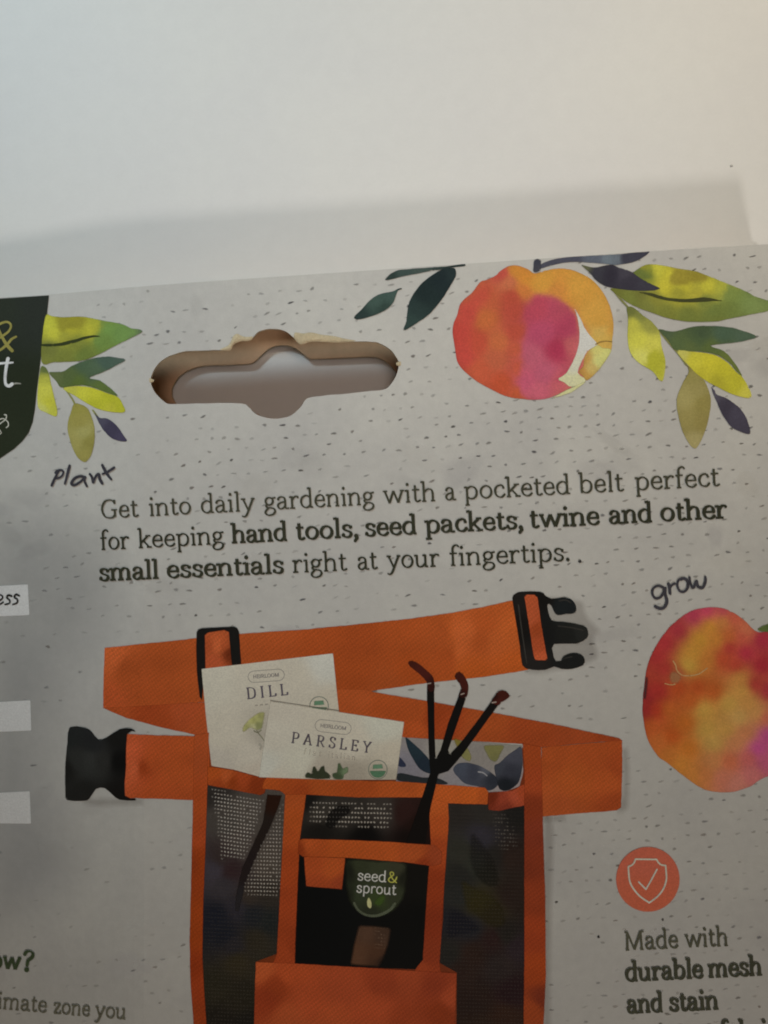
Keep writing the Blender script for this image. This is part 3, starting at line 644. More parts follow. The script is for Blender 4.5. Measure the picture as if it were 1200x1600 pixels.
paint('leaf', sp, [(1028.5,515),(1045,517),(1058,517),(1084,510),(1115,509),(1140,511),(1154.6,514.5),(1183,526),(1157.5,534),(1112,540),(1132,548.5),(1149,568),(1161,589),(1150,580),(1137.6,566),(1120,555),(1103.6,551),(1086,549),(1055.5,547.5),(1044,532)],
 [(1040,520,'#4d5c43'),(1060,535,'#53633f'),(1080,543,'#56643d'),(1095,522,'#43533c'),(1130,520,'#465a48'),(1165,525,'#4c5f4e'),(1110,545,'#566539'),(1140,562,'#626e38'),(1090,530,'#4a5b3d')], 2.5, edge=.1)
paint('leaf', sp, [(1057,548),(1086,549.5),(1103.6,551.5),(1120,555.5),(1137.6,566.5),(1150,580),(1161,590),(1171.6,608),(1173,622),(1149,618),(1120.6,605),(1098,592),(1078,574)],
 [(1065,552,'#b7b45d'),(1085,562,'#bdb83e'),(1110,565,'#bbb537'),(1130,575,'#b5b034'),(1150,600,'#b0ac34'),(1168,615,'#bab54a'),(1100,585,'#b4ae38'),(1120,598,'#a6a134')], 2.55, edge=.06)
paint('leaf', sp, [(1068,566),(1076,572),(1084,577),(1098,590),(1109,613.6),(1110.7,633.5),(1105,664.6),(1095,690),(1085,701),(1071,684.5),(1061,656),(1057,625),(1067,597),(1076,580)],
 [(1072,572,'#7b7444'),(1085,585,'#8b8450'),(1090,610,'#8e8654'),(1100,630,'#867d48'),(1070,620,'#958d5b'),(1075,660,'#89804e'),(1095,660,'#847a48'),(1085,690,'#988f62')], 2.4, edge=.1)
paint('leaf', sp, [(1110.7,605),(1117,610),(1120.6,616.5),(1137.6,623.5),(1157.5,639),(1169,659),(1172.5,677.4),(1160,676),(1143,667.5),(1129,649),(1120.6,630.6)], [(1115,613,'#4e4b58'),(1135,640,'#3a3743'),(1160,668,'#403d4a'),(1150,645,'#44414f')], 2.45, edge=.08, label='purple leaf')
inked('stem', sp, [pen([(1030,516),(1045,535),(1060,553),(1072,570)], 3.4), pen([(960,455),(972,470),(985,484)], 4)], '#76774c', 2.2)

# ------------------------------------------------------------------ lower peach
pc = paint('peach_print', front, [(1103.5,949),(1127,949.5),(1144,956),(1163,969),(1177,983),(1186.7,987.5),(1200,987),(1240,990),(1285,1015),(1310,1070),(1305,1140),(1270,1190),(1230,1208),(1200,1213.7),(1189,1218),(1170,1230),(1146,1237.5),(1122.5,1238),(1101,1234),(1082,1223),(1063,1209),(1044,1193.5),(1027.5,1181.7),(1013,1158),(1006,1132),(1003.8,1105.7),(1006,1075),(1011,1041.5),(1022.8,1013),(1041.8,984.5),(1065.5,963),(1084.5,953)],
 [(1105,954,'#a53a52'),(1085,962,'#98344a'),(1130,956,'#a64350'),(1145,965,'#a9503f'),(1060,985,'#912f38'),(1040,1005,'#8f2b30'),(1028,1025,'#8e2b2c'),(1040,1045,'#8d2d2a'),(1165,985,'#ac6045'),(1130,970,'#b2703a'),(1110,980,'#b0752f'),(1095,1000,'#b27a30'),(1085,1020,'#b57a33'),(1075,1040,'#c0863a'),(1062,1050,'#8f4a30'),(1105,1030,'#b06a30'),(1120,1000,'#b06f30'),(1140,995,'#a5582f'),(1160,995,'#a64a3c'),
  (1140,1012,'#96302f'),(1165,1020,'#94283a'),(1190,1000,'#93293c'),(1190,1040,'#8b2430'),(1200,1080,'#8d2a35'),(1180,1070,'#94302f'),(1150,1040,'#99382c'),(1130,1030,'#9a3f28'),
  (1060,1075,'#97401f'),(1090,1075,'#97431f'),(1115,1080,'#9a4c22'),(1080,1095,'#9b4d22'),(1030,1080,'#8f2a27'),(1012,1090,'#7f2426'),(1010,1110,'#7a2224'),(1025,1110,'#93301f'),(1045,1110,'#9e5224'),(1020,1135,'#9d4c24'),(1050,1150,'#99471c'),(1070,1130,'#9d5621'),(1030,1160,'#a2582a'),(1045,1180,'#a4602a'),(1065,1195,'#a8672b'),(1075,1170,'#a15f24'),
  (1100,1110,'#a8803c'),(1105,1140,'#a8803e'),(1115,1160,'#a98044'),(1135,1140,'#a87c40'),(1140,1100,'#a98240'),(1160,1080,'#a87c3e'),(1155,1060,'#a9743b'),(1170,1100,'#a87840'),(1185,1115,'#a97a45'),(1155,1120,'#ac824a'),
  (1165,1145,'#a76845'),(1150,1160,'#a86a46'),(1195,1120,'#a65346'),(1200,1150,'#9a3f70'),(1185,1170,'#9a4072'),(1195,1190,'#9b4a66'),(1170,1185,'#a3524f'),(1140,1190,'#a6573c'),(1115,1190,'#a96a40'),(1100,1210,'#a76238'),(1130,1215,'#ae5f4c'),(1150,1225,'#b26458'),(1175,1210,'#ab5b5a'),(1085,1210,'#a9662f')], 2.2, grid=4, power=1.85, eps=90, noise=.09, ns=11, edge=.12, label='red and yellow peach under the word grow')
inked('scar', pc, [pen([(1052,1033),(1056,1040),(1058,1048),(1066,1055),(1078,1056)], 1.7), pen([(1078,1056),(1092,1053),(1105,1044)], 1.8), pen([(1039,1068),(1048,1070),(1055,1069)], 1.6)], '#c08d62', 2.8, alpha=.8)
paint('scar', pc, [(1050,1048),(1060,1050),(1066,1058),(1060,1068),(1048,1068),(1045,1056)], '#8f6a4a', 2.5, grid=4, alpha=.6, feather=4)
paint('bruise', pc, [(1009,1052),(1013,1060),(1012,1080),(1008,1100),(1004.5,1108),(1004.5,1090),(1006.5,1066)], '#40282a', 2.6, grid=3, feather=3, alpha=.85)
paint('leaf', pc, [(1184,985),(1189,979),(1198,975.5),(1212,972),(1230,980),(1215,988),(1198,987.5)], [(1190,982,'#4d5a32'),(1210,980,'#3e4b2c')], 2.7, grid=4)

# ------------------------------------------------------------------ printed words
TXT = '#3b3b30'; TXB = '#2d2e24'
def bl(x0, y0, sl): return lambda x: y0+(x-x0)*sl
b1 = bl(160, 810.5, -.0530); b2 = bl(180, 858.5, -.0512); b3 = bl(200, 906.3, -.0435)
def mk(ws, b, xh0, xh1):
    out = []
    for t, xa, xb, bold in ws:
        out.append((t, xa, b(xa), xb, b(xb), xh0+(xh1-xh0)*(xa-150)/950, bold))
    return out
W1 = mk([('Get',157,217,0),('into',232.5,300,0),('daily',313.5,399,0),('gardening',412.5,586,0),('with',599,682.5,0),('a',695.5,713,0),('pocketed',725,892.5,0),('belt',905,975.5,0),('perfect',992,1125.5,0)], b1, 19.6, 21)
W2 = mk([('for',156.5,203,0),('keeping',215.5,351,0),('hand',362,450,1),('tools,',462,561,1),('seed',570.5,652.5,1),('packets,',664.5,818.5,1),('twine',827.5,938,1),('and',952,1020.5,1),('other',1032,1137.5,1)], b2, 19.6, 21)
W3 = mk([('small',155,249,1),('essentials',260.5,444.5,1),('right',457,543,0),('at',558.5,590.5,0),('your',604.5,688,0),('fingertips.',702,892,0)], b3, 19.6, 21)
line('text_line', W1, TXT, 4, label='line of print: Get into daily gardening')
line('text_line', W2, TXB, 4, label='line of print: for keeping hand tools')
line('text_line', W3, TXB, 4, label='line of print: small essentials')
cr = lambda x0, y0, sl: bl(x0, y0, sl)
r1, r2, r3, r4 = cr(978,1485.5,-.046), cr(980,1534,-.046), cr(982,1584,-.046), cr(984,1634,-.046)
line('text_line', [('Made',975.5,r1(975.5),1061,r1(1061),20,0),('with',1070.5,r1(1070),1139.5,r1(1139),20,0)], TXT, 4, label='line of print: Made with')
line('text_line', [('durable',977.5,r2(977),1099.7,r2(1099),20.5,1),('mesh',1107.5,r2(1107),1192,r2(1192),20.5,1)], TXB, 4, label='line of print: durable mesh')
line('text_line', [('and',980.5,r3(980),1037,r3(1037),20.5,1),('stain',1046.5,r3(1046),1124,r3(1124),20.5,1)], TXB, 4, label='line of print: and stain')
line('text_line', [('resistant',983,r4(983),1117,r4(1117),20.5,1),('fabric',1126,r4(1126),1216,r4(1216),20.5,1)], TXB, 4, label='line of print cut by the frame')
line('text_line', [('grow',-64,1509,-3,1513.5,20.5,1)][:0]+[('ow',-16,1512.5,32,1516,19.5,1),('?',33.5,1516.5,51.5,1518.5,20.5,1)], '#2c3524', 4, label='end of a green question')
line('text_line', [('climate',-28,1574,73,1583,17.5,0),('zone',82.5,1584,140.5,1588.8,17,0),('you',147.5,1589.5,197.5,1593.5,17,0)], '#45443a', 4, label='line of print: climate zone you')

# handwriting
PENC = '#35343a'
def q8(pts, ox, oy, s): return [(ox+x/s, oy+y/s) for x, y in pts]
a = lambda *p: q8(p, 80, 700, 6.0)
inked('handwriting', front, [pen(a((4,352),(22,310),(45,262),(72,212)), 4.2), pen(a((40,232),(62,212),(95,208),(114,226),(100,262),(66,282),(36,284)), 4), pen(a((172,166),(158,220),(142,285),(128,335)), 4.5),
   pen(a((318,278),(275,264),(222,284),(190,326),(204,348),(248,334),(296,296),(318,268),(312,310),(334,360)), 4.4), pen(a((362,246),(380,272),(392,325),(402,298),(424,258),(446,246),(454,290),(478,332)), 4.6),
   pen(a((478,160),(500,205),(528,252),(562,294)), 4.6), pen(a((482,244),(520,228),(558,206),(590,184)), 4.3)], PENC, 4.4, mat=M_PEN, label='word plant handwritten in black pen')
a = lambda *p: q8(p, 980, 880, 4.21)
inked('handwriting', front, [pen(a((240,162),(205,148),(172,166),(166,202),(186,230),(220,222),(244,182),(250,158),(250,200),(262,250),(246,288),(216,298),(184,284)), 5), pen(a((272,135),(280,170),(282,204),(280,172),(292,146),(312,134)), 4.8),
   pen(a((362,98),(338,112),(330,148),(346,182),(376,186),(398,160),(398,122),(376,100),(352,106)), 4.8), pen(a((410,92),(416,130),(432,162),(446,140),(456,116),(464,150),(492,162),(508,142),(516,112),(514,90)), 4.8)], PENC, 4.4, mat=M_PEN, label='word grow handwritten in black pen')
inked('pen_dot', front, [[[(906+2.6*math.cos(t), 877+2.6*math.sin(t)) for t in np.linspace(0, 6.28, 10)[:-1]]]], '#2d2c2c', 4.4, mat=M_PEN)

# white fields at the left edge
for i, ol in enumerate([[(-125,921),(0,914.5),(44.5,912),(47,962),(0,964),(-125,970)], [(-125,1100),(0,1095.5),(48.5,1093),(50,1142.5),(0,1144.5),(-125,1148)], [(-125,1242),(0,1237.5),(47.5,1235),(49.5,1288),(0,1287.5),(-125,1290)]]):
    bx = paint('answer_box', front, ol, ['#bdb8b0', '#bbb3a9', '#b8aea4'][i], 2, grid=8, smooth=0, wob=0, noise=.03, feather=1.6, label='blank white field at the edge' if i else 'white field with handwriting')
    if i == 0:
        inked('handwriting', bx, [pen([(-9,938),(-2,939),(4,934),(1,929.5),(-6,932),(-9,940),(-3,945),(5,941)], 2.9), pen([(18,931.5),(13,930),(10.5,934),(15,938),(14.5,942.5),(8,944.5)], 3.2), pen([(30,931),(25,929),(22.5,933),(27,937),(26.5,942),(20,944.5)], 3.2)], '#1e1e1c', 4.2, mat=M_PEN, label='end of a handwritten word: ess')

# red badge with shield and tick
th = np.linspace(0, 2*math.pi, 49)[:-1]
bd = paint('badge', front, [(1012.3+50*math.cos(t), 1374+51*math.sin(t)) for t in th], [(1012,1340,'#a64d3c'),(1012,1400,'#a34a36')], 2, grid=7, smooth=0, wob=.15, noise=.03, label='round red badge with shield and tick')
a = lambda *p: q8(p, 920, 1300, 4.286)
def stroke_closed(pts, wd): return pen(list(pts)+[pts[0]], wd, smooth=False, var=0)
inked('shield', bd, [pen(a((313,182),(455,184)), 2.9, var=0)+pen(a((455,184),(466,204),(486,220),(514,224)), 2.9, var=0)+pen(a((514,224),(519,275),(519,322),(500,380),(462,430),(405,474)), 2.9, var=0)+pen(a((405,474),(342,430),(294,372),(272,318),(265,232)), 2.9, var=0)+pen(a((265,232),(288,222),(304,205),(313,182)), 2.9, var=0)], '#d3a08a', 3)
inked('tick', bd, [pen(a((334,334),(383,384)), 2.7, var=0)+pen(a((383,384),(420,318),(457,250)), 2.7, var=0)], '#d6a48c', 3)

# ------------------------------------------------------------------ the printed picture of the tool belt
O1, O2, O3, O4 = '#92481f', '#8a421c', '#7d3818', '#a05428'
# faint printed shadow on the ground round the belt
SHD = [[(300,1255),(306,1300),(302,1420),(300,1560),(306,1690),(292,1690),(287,1560),(290,1420),(292,1300)], [(846,1280),(868,1290),(866,1400),(864,1560),(866,1690),(846,1690)],
       [(968,1165),(985,1172),(986,1240),(976,1272),(900,1284),(850,1288),(850,1270),(960,1262)], [(815,1047),(870,1052),(935,1032),(932,1000),(940,985),(920,960),(905,935),(820,940)],
       [(105,1245),(140,1262),(205,1262),(302,1256),(302,1248),(205,1244)]]
shp = None
belt = paint('tool_belt_picture', front, [(163,1012),(240,1004),(306,997),(376,990),(480,983),(560,975),(644,966),(707,957),(760,947),(797,938.5),(812,938),(820,1000),(826,1046),(816.7,1048.5),(758,1057.7),(670,1067),(582,1079.7),(500,1090),(420,1100),(320,1097),(240,1103),(161,1107),(161.5,1060)],
  [(170,1030,'#a3532b'),(165,1090,'#964724'),(200,1050,'#8a431f'),(260,1040,'#8a431e'),(300,1060,'#8d451f'),(240,1095,'#8d441f'),(390,1010,'#8c4520'),(430,1000,'#8f4620'),(500,1005,'#8b421c'),(560,1000,'#843e1a'),(560,1050,'#853f1a'),(620,1000,'#8b431c'),(640,1040,'#884019'),(690,990,'#8d451e'),(700,1030,'#8b421b'),(715,985,'#9d5024'),(725,1020,'#a05226'),(745,990,'#954a22'),(760,1010,'#8c431d'),(775,980,'#9b5023'),(790,1000,'#964b20'),(800,1040,'#9b4c1d'),(740,1050,'#914618'),(600,1070,'#87421d')], 2.0, smooth=0, wob=.5, mat=M_WEB, noise=.05, power=1.9, label='printed picture of an orange canvas tool belt', zones=[([(708,950),(740,945),(797,935),(815,930),(830,1060),(770,1066),(716,1070),(712,1010)], [(712,1000,'#a15328'),(730,990,'#a05328'),(750,1000,'#8f461e'),(758,980,'#93481f'),(775,1000,'#9a4f24'),(795,990,'#9c5023'),(800,1040,'#9a4c1d'),(740,1050,'#964a1c')], 2.5, .95)])
for ol in SHD: paint('soft_shadow', belt, ol, '#4a4038', 1.7, grid=5, feather=9, alpha=.2, wob=0)
paint('pouch_back', belt, [(306,1152),(330,1146),(420,1150),(640,1152),(820,1168),(842,1172),(846,1300),(848,1450),(846,1600),(846,1730),(318,1730),(306,1600),(301,1500),(302,1400),(305,1260)], [(320,1200,'#6d2f14'),(312,1400,'#5d260e'),(580,1200,'#5a2812'),(580,1400,'#2a140c'),(580,1600,'#5a2612'),(830,1300,'#5a2510'),(830,1550,'#5d2710'),(320,1600,'#4a200e'),(455,1400,'#5c280f'),(680,1400,'#56240e')], 1.95, grid=9, smooth=0, wob=0, feather=2)
# lower runs of webbing
paint('webbing', belt, [(160,1106),(200,1104),(260,1100),(322,1096.5),(330,1110),(328,1152),(303,1148),(253,1137),(197,1122)], [(180,1110,'#8c4220'),(230,1115,'#82391a'),(290,1120,'#884021'),(310,1140,'#8b4321'),(250,1130,'#843b1b')], 2.2, smooth=0, mat=M_WEB)
paint('webbing', belt, [(440,1080),(530,1076),(575,1077.5),(584,1081),(670,1095.5),(758,1111),(864.4,1131),(967,1153),(974,1158),(930,1160),(846,1168),(817,1163),(700,1156),(633,1153),(560,1140),(500,1120)], [(560,1092,'#8c4520'),(600,1110,'#8b421c'),(650,1110,'#87401b'),(680,1120,'#7a3415'),(700,1130,'#813818'),(760,1130,'#85401c'),(830,1145,'#803a1a'),(900,1150,'#813c1d'),(960,1156,'#7c371a'),(650,1145,'#8b411c'),(740,1152,'#86401d')], 2.25, smooth=0, mat=M_WEB)
paint('webbing', belt, [(846,1167.5),(900,1162.5),(972.5,1156.5),(972.5,1210),(970.7,1262),(963,1266.7),(900,1271.5),(845,1276.5)], [(860,1180,'#85401c'),(900,1220,'#8a451d'),(950,1220,'#8c441e'),(966,1200,'#833c1b'),(880,1265,'#86421f'),(960,1258,'#7f3a1a'),(930,1175,'#86401c')], 2.3, smooth=0, mat=M_WEB)
paint('webbing', belt, [(193,1146),(240,1148.5),(303,1149.5),(327,1145),(327,1200),(322,1249),(300,1250.5),(250,1248.5),(195,1247)], [(200,1180,'#9b4a2b'),(210,1200,'#a14f2f'),(222,1200,'#7d3517'),(240,1190,'#8d421f'),(270,1200,'#8f441f'),(300,1200,'#8c421e'),(320,1180,'#8d431f'),(250,1240,'#8a401e')], 2.3, smooth=0, mat=M_WEB)
# buckles
paint('buckle_socket', belt, [(108.5,1136),(133,1136.7),(143.3,1143),(153.5,1155),(166.7,1151.7),(186.7,1139),(205,1137.7),(212,1144),(199,1147),(197,1200),(195.5,1243),(212,1246.7),(211,1251),(186.7,1250),(175,1241.7),(163.3,1231.7),(150,1233),(140,1248),(130,1251.7),(105,1250.5),(101.7,1240),(101.7,1193),(105,1160)],
   [(110,1150,'#1d1f1f'),(120,1190,'#252625'),(140,1190,'#292a29'),(160,1190,'#232322'),(185,1190,'#0d0d0d'),(185,1150,'#141413'),(130,1240,'#191918'),(190,1240,'#121110'),(145,1160,'#1c1d1e'),(104,1200,'#171716')], 2.6, grid=4, smooth=2, wob=.3, label='black plastic buckle socket')
SL = [(306.7,988),(309,983),(316,981),(340,979.5),(366.7,978.5),(371,981),(374,987),(377.5,1038),(362,1040),(361,1030),(357,988),(350,985),(325,989),(320.5,993),(321.5,1043),(319,1060),(316,1095),(311.5,1089),(307,1050),(306,1010)]
paint('slider', belt, SL, '#141312', 2.7, grid=4, smooth=0, wob=.3, feather=1.1, label='black strap slider')
paint('webbing', belt, [(315,985),(330,983),(362,981),(364,1000),(366,1040),(318,1048)], [(325,1010,'#8c4324'),(340,1010,'#a1532e'),(350,1010,'#8d4525'),(358,1020,'#5c2812'),(335,1035,'#96492a')], 2.65, grid=4, smooth=0, mat=M_WEB)
bk = paint('buckle_prong', belt, [(800,934),(806,927),(815,924.2),(845,924.2),(852,930),(862,935),(874,933.5),(884,933),(894,937),(900.5,947),(899,958),(885,959.5),(872,961.5),(866,957),(861,946),(856,944.5),(857,955),(863,969.5),(880,971),(912,977),(919,986),(917.5,997),(900,1006),(866,1006.5),(864.5,1020),(868,1031),(876,1032),(880,1025),(895,1019.5),(908,1022),(914,1030),(911,1040),(893,1045.5),(877,1045.5),(866,1042),(852,1047),(830,1046.5),(816,1040),(812,1010),(804,960)],
   [(815,940,'#171514'),(830,1040,'#1c1a19'),(808,980,'#100e0d'),(850,990,'#121313'),(880,948,'#15191b'),(890,990,'#171817'),(890,1035,'#151616'),(850,935,'#100f0e'),(905,985,'#1d1e1d')], 2.7, grid=4, smooth=2, wob=.3, feather=.8, label='black three pronged buckle clip')
paint('webbing', bk, [(819,931),(823,928.8),(835,928.7),(840,933),(846,975),(855.5,1030),(852,1032),(836,1031.5),(832.5,1020),(826,975)], [(830,940,'#94482a'),(838,980,'#7f3a1c'),(845,1010,'#8c4124'),(830,970,'#914729'),(847,1028,'#9a4b2c')], 2.9, grid=4, smooth=0, mat=M_WEB)
inked('sheen', bk, [pen([(810,945),(814,975),(819,1010),(823,1036)], 2.2), pen([(872,978),(895,981),(911,985)], 2.0), pen([(874,939),(884,937.5),(892,942)], 1.8), pen([(880,1029),(894,1026)], 1.6)], '#34322f', 2.95, alpha=.7)
# floral lining seen above the pocket
ln = paint('lining', belt, [(622,1150),(633,1152),(720,1157),(816,1165),(818,1205),(812,1229),(787,1238),(757,1240),(700,1230),(618,1224)], [(650,1160,'#726e6d'),(640,1190,'#69676f'),(740,1190,'#716d6a'),(690,1170,'#7d7b74'),(800,1170,'#74716c'),(720,1220,'#6f6c70'),(810,1220,'#7b7273')], 2.4, smooth=0, label='pale floral lining')
a = lambda *p: q8(p, 620, 1020, 5.4545)
paint('leaf', ln, a((72,718),(130,760),(190,815),(260,885),(310,970),(300,1030),(200,995),(125,885),(88,800)), [(650,1170,'#1d2a32'),(668,1195,'#1a232d')], 2.6, grid=4)
paint('leaf', ln, a((480,1000),(520,945),(600,935),(700,960),(790,1010),(850,1060),(862,1130),(790,1175),(690,1140),(590,1120),(530,1070)), [(720,1200,'#3a3f4b'),(740,1205,'#31343f'),(770,1215,'#23262e'),(760,1200,'#4b4e58')], 2.6, grid=4)
paint('leaf', ln, a((1060,800),(1075,900),(1068,1000),(1035,1110),(950,1175),(875,1165),(850,1085),(830,1000),(835,955),(870,940),(940,875),(1000,830)), [(800,1180,'#3a3c46'),(795,1205,'#2b2d36'),(790,1225,'#15181d'),(780,1200,'#33363f')], 2.62, grid=4)
paint('leaf', ln, a((740,790),(820,780),(915,790),(890,860),(850,930),(800,920),(760,860)), [(770,1170,'#6f6d42'),(775,1185,'#67663f')], 2.55, grid=4, feather=2.5, alpha=.8)
paint('leaf', ln, a((480,730),(550,745),(600,800),(640,880),(620,930),(560,900),(520,830)), [(712,1160,'#6f652a'),(728,1180,'#716f44')], 2.55, grid=4, feather=2.5, alpha=.8)
paint('leaf', ln, a((0,880),(40,900),(80,960),(60,975),(10,960)), '#23283a', 2.58, grid=4)
paint('leaf', ln, a((10,1025),(100,1035),(220,1060),(330,1060),(440,1115),(300,1120),(10,1090)), '#1e2225', 2.58, grid=4)
inked('highlight', ln, [pen(a((695,1015),(735,1022),(768,1048)), 2.2)], '#8b8b90', 2.7, alpha=.8)

# dark mesh pockets
PKL = [(322,1225),(360,1232),(406,1241),(412,1230),(446,1238),(442,1337),(434,1490),(400,1503),(398,1600),(396,1720),(318,1720),(321,1600),(316,1495),(317,1416),(321,1311)]
pk = paint('mesh_pocket', belt, PKL, [(335,1235,'#24211f'),(350,1280,'#383431'),(390,1270,'#403b37'),(430,1270,'#3a3531'),(420,1350,'#3a342f'),(380,1320,'#3b3532'),(345,1340,'#2a2222'),(360,1360,'#261a1c'),(335,1360,'#302c33'),(350,1385,'#2a272b'),(340,1430,'#13151d'),(350,1460,'#12141b'),(370,1420,'#211f25'),(395,1430,'#16181c'),(420,1440,'#171a1a'),(390,1400,'#29231f'),(420,1400,'#231f1b'),(365,1480,'#1d1b1e'),(400,1470,'#221e16'),(370,1500,'#241f14'),(340,1540,'#1d1a12'),(380,1560,'#1a1710'),(345,1600,'#14110d'),(390,1600,'#12100d')], 2.4, smooth=0, wob=.3, noise=.1, power=2, label='dark mesh pocket, left')
paint('pole', pk, [(417,1241),(441,1242),(436,1260),(424,1290),(405,1330),(395,1352),(384,1380),(374,1425),(366,1424),(370,1390),(378,1355),(392,1325),(410,1285)], [(425,1250,'#1f0f08'),(410,1290,'#1a1411'),(385,1360,'#191313'),(372,1410,'#1c1a1c')], 2.7, grid=4, smooth=0, feather=2)
PKR = [(696,1252),(765,1256),(780,1266),(822,1257),(822,1375),(821,1500),(821,1720),(712,1720),(713.5,1520),(684,1503),(692,1440)]
pr = paint('mesh_pocket', belt, PKR, [(720,1270,'#1f1c1a'),(760,1270,'#211f1d'),(810,1270,'#141312'),(750,1310,'#25232a'),(770,1340,'#191715'),(725,1330,'#23231e'),(720,1370,'#1a1a18'),(745,1350,'#22241f'),(800,1340,'#1f1511'),(800,1400,'#1c130f'),(745,1410,'#27220f'),(770,1425,'#211c0f'),(720,1400,'#1c1d1c'),(710,1440,'#141419'),(735,1450,'#17171b'),(700,1490,'#171614'),(790,1460,'#161310'),(740,1490,'#1f130e'),(770,1470,'#1e100f'),(720,1520,'#1d120e'),(780,1510,'#1e1716'),(810,1480,'#1d1519'),(800,1550,'#18090c'),(740,1560,'#1a0f0b'),(790,1590,'#201109'),(750,1610,'#1b1009')], 2.4, smooth=0, wob=.3, noise=.12, power=2, label='dark mesh pocket, right')
a = lambda *p: q8(p, 660, 1200, 4.0)
paint('leaf', pr, a((300,400),(350,430),(420,520),(470,620),(480,740),(400,740),(330,680),(290,580)), [(745,1330,'#1a1918'),(770,1370,'#15140f')], 2.6, feather=6, alpha=.5)
paint('leaf', pr, a((240,700),(330,740),(430,790),(500,860),(520,980),(440,1000),(340,930),(260,850)), [(745,1400,'#2a2611'),(780,1435,'#231e0e')], 2.6, feather=6, alpha=.55)
paint('leaf', pr, a((170,890),(250,900),(330,960),(360,1020),(250,1050),(150,1060)), '#15151d', 2.62, feather=7, alpha=.45)
md = paint('mesh_window', belt, [(468,1240),(560,1244),(672,1245),(674,1320),(615,1317),(468,1312)], [(480,1250,'#100f0e'),(500,1270,'#2a2723'),(550,1270,'#25221f'),(600,1270,'#2c2825'),(630,1270,'#221210'),(650,1290,'#170b08'),(500,1300,'#12100e'),(570,1308,'#060505'),(640,1310,'#0d0706')], 2.4, smooth=0, label='narrow mesh window')
lw = paint('inner_pocket', belt, [(463,1334),(560,1338),(692,1350),(672,1420),(661,1515),(560,1512),(458,1507)], [(500,1400,'#050606'),(480,1460,'#040505'),(650,1450,'#050504'),(540,1360,'#070808'),(655,1370,'#0a0907')], 2.45, smooth=0, noise=.03, label='black inner pocket')
dots = []
def mesh_dots(poly, sx, sy, slope, h, al, k, skip=.015):
    poly = np.array(poly, float)
    y = poly[:, 1].min()-40; r = 0
    while y < poly[:, 1].max()+40:
        x = poly[:, 0].min()+(r % 2)*sx*.15
        while x < poly[:, 0].max():
            yy = y+(x-poly[0, 0])*slope
            if inside(np.array([x]), np.array([yy]), poly)[0] and random.random() > skip:
                e = min(1, dist(np.array([x]), np.array([yy]), poly)[0]/9)
                f = .8+.2*float(vnoise([x], [yy], 25)[0])
                dots.append((x+random.gauss(0, .12), yy+random.gauss(0, .12), sx*.36, sy*.24, .1, h, al*(.35+.65*e)*(.55+.6*f), k))
            x += sx
        y += sy; r += 1
mesh_dots([(331,1232),(403,1247),(412,1250),(402,1290),(388,1330),(382,1342),(345,1342),(340,1300),(332,1250)], 5.0, 5.9, .15, '#8f8a84', .8, 2.75)
mesh_dots([(427,1285),(442,1250),(443,1340),(436,1403),(410,1402),(378,1396),(388,1366),(406,1325)], 4.9, 5.9, .03, '#857f78', .8, 2.75)
blots('woven_mesh', dots, pk); dots = []
mesh_dots([(485,1251),(600,1253),(613,1254),(611,1290),(600,1299),(560,1295),(520,1292),(485,1285)], 5.0, 7.2, .02, '#8a847c', .75, 2.75, .12)
blots('woven_mesh', dots, md); dots = []
mesh_dots(PKL, 5.0, 5.9, .05, '#5a544d', .09, 2.66, .05)
blots('woven_mesh', dots, pk); dots = []
mesh_dots(PKR, 5.0, 5.9, .03, '#57514b', .08, 2.66, .05)
blots('woven_mesh', dots, pr); dots = []
mesh_dots([(770,1272),(790,1270),(806,1300),(808,1322),(790,1335),(772,1315)], 4.5, 6, .05, '#5a5550', .5, 2.75, .2)
blots('woven_mesh', dots, pr); dots = []
paint('leaf', md, [(512,1272),(522,1262),(532,1258),(548,1260),(545,1272),(530,1282),(520,1295),(508,1290)], '#0f0e0d', 2.8, grid=4, feather=2.5, alpha=.7)

# green label and tool inside the inner pocket
lb = paint('green_label', lw, [(541,1341),(590,1344),(636,1348),(634,1395),(626,1412),(615,1424),(598,1432),(580,1433),(562,1428),(549,1416),(541,1398),(538,1365)], [(545,1360,'#14160f'),(560,1355,'#262a1c'),(590,1360,'#2a2e20'),(620,1360,'#2b2c20'),(633,1370,'#15160f'),(560,1400,'#252b1d'),(590,1405,'#2a331c'),(615,1400,'#262a1d'),(580,1425,'#1e2117'),(545,1400,'#171911')], 2.7, grid=4, smooth=2, feather=5, noise=.04, label='dark green label')
paint('sprout_icon', lb, [(575.5,1402),(579,1405),(581,1411),(580.5,1418),(577.5,1419.5),(574,1416),(573,1409)], '#98986a', 2.95, grid=3, feather=1.2)
paint('sprout_icon', lb, [(584,1412),(590,1402),(600,1397),(602,1406),(594,1416)], '#35481d', 2.9, grid=3, feather=3, alpha=.7)
inked('small_lettering', lb, [pen([(553.5,1411),(559,1421),(568,1428),(580,1431),(592,1430),(604,1425),(612,1419),(617,1412)], 4.5)], '#525848', 2.85, alpha=.55)
kw = dict(serif=False, weight=(.19, .15))
line('lettering', [('seed',558,1375.5,604,1378.5,11.5,0),('sprout',556.5,1394.5,619,1398.5,11.5,0)], '#a09c90', 3.0, parent=lb, label='pale words seed and sprout', **kw)
line('ampersand', [('&',605,1378.2,621,1379.5,11.2,0)], '#88883f', 3.0, parent=lb, label='olive yellow ampersand', **kw)
paint('tool_handle', lw, [(560,1445),(585,1446),(612.5,1450),(608,1475),(600,1500),(592,1512),(546,1508),(552,1475)], [(570,1455,'#3d2b20'),(600,1460,'#33241b'),(560,1490,'#402b1e'),(590,1490,'#392519'),(600,1500,'#20150f')], 2.7, grid=4, smooth=0, feather=4, noise=.1)
dots = []
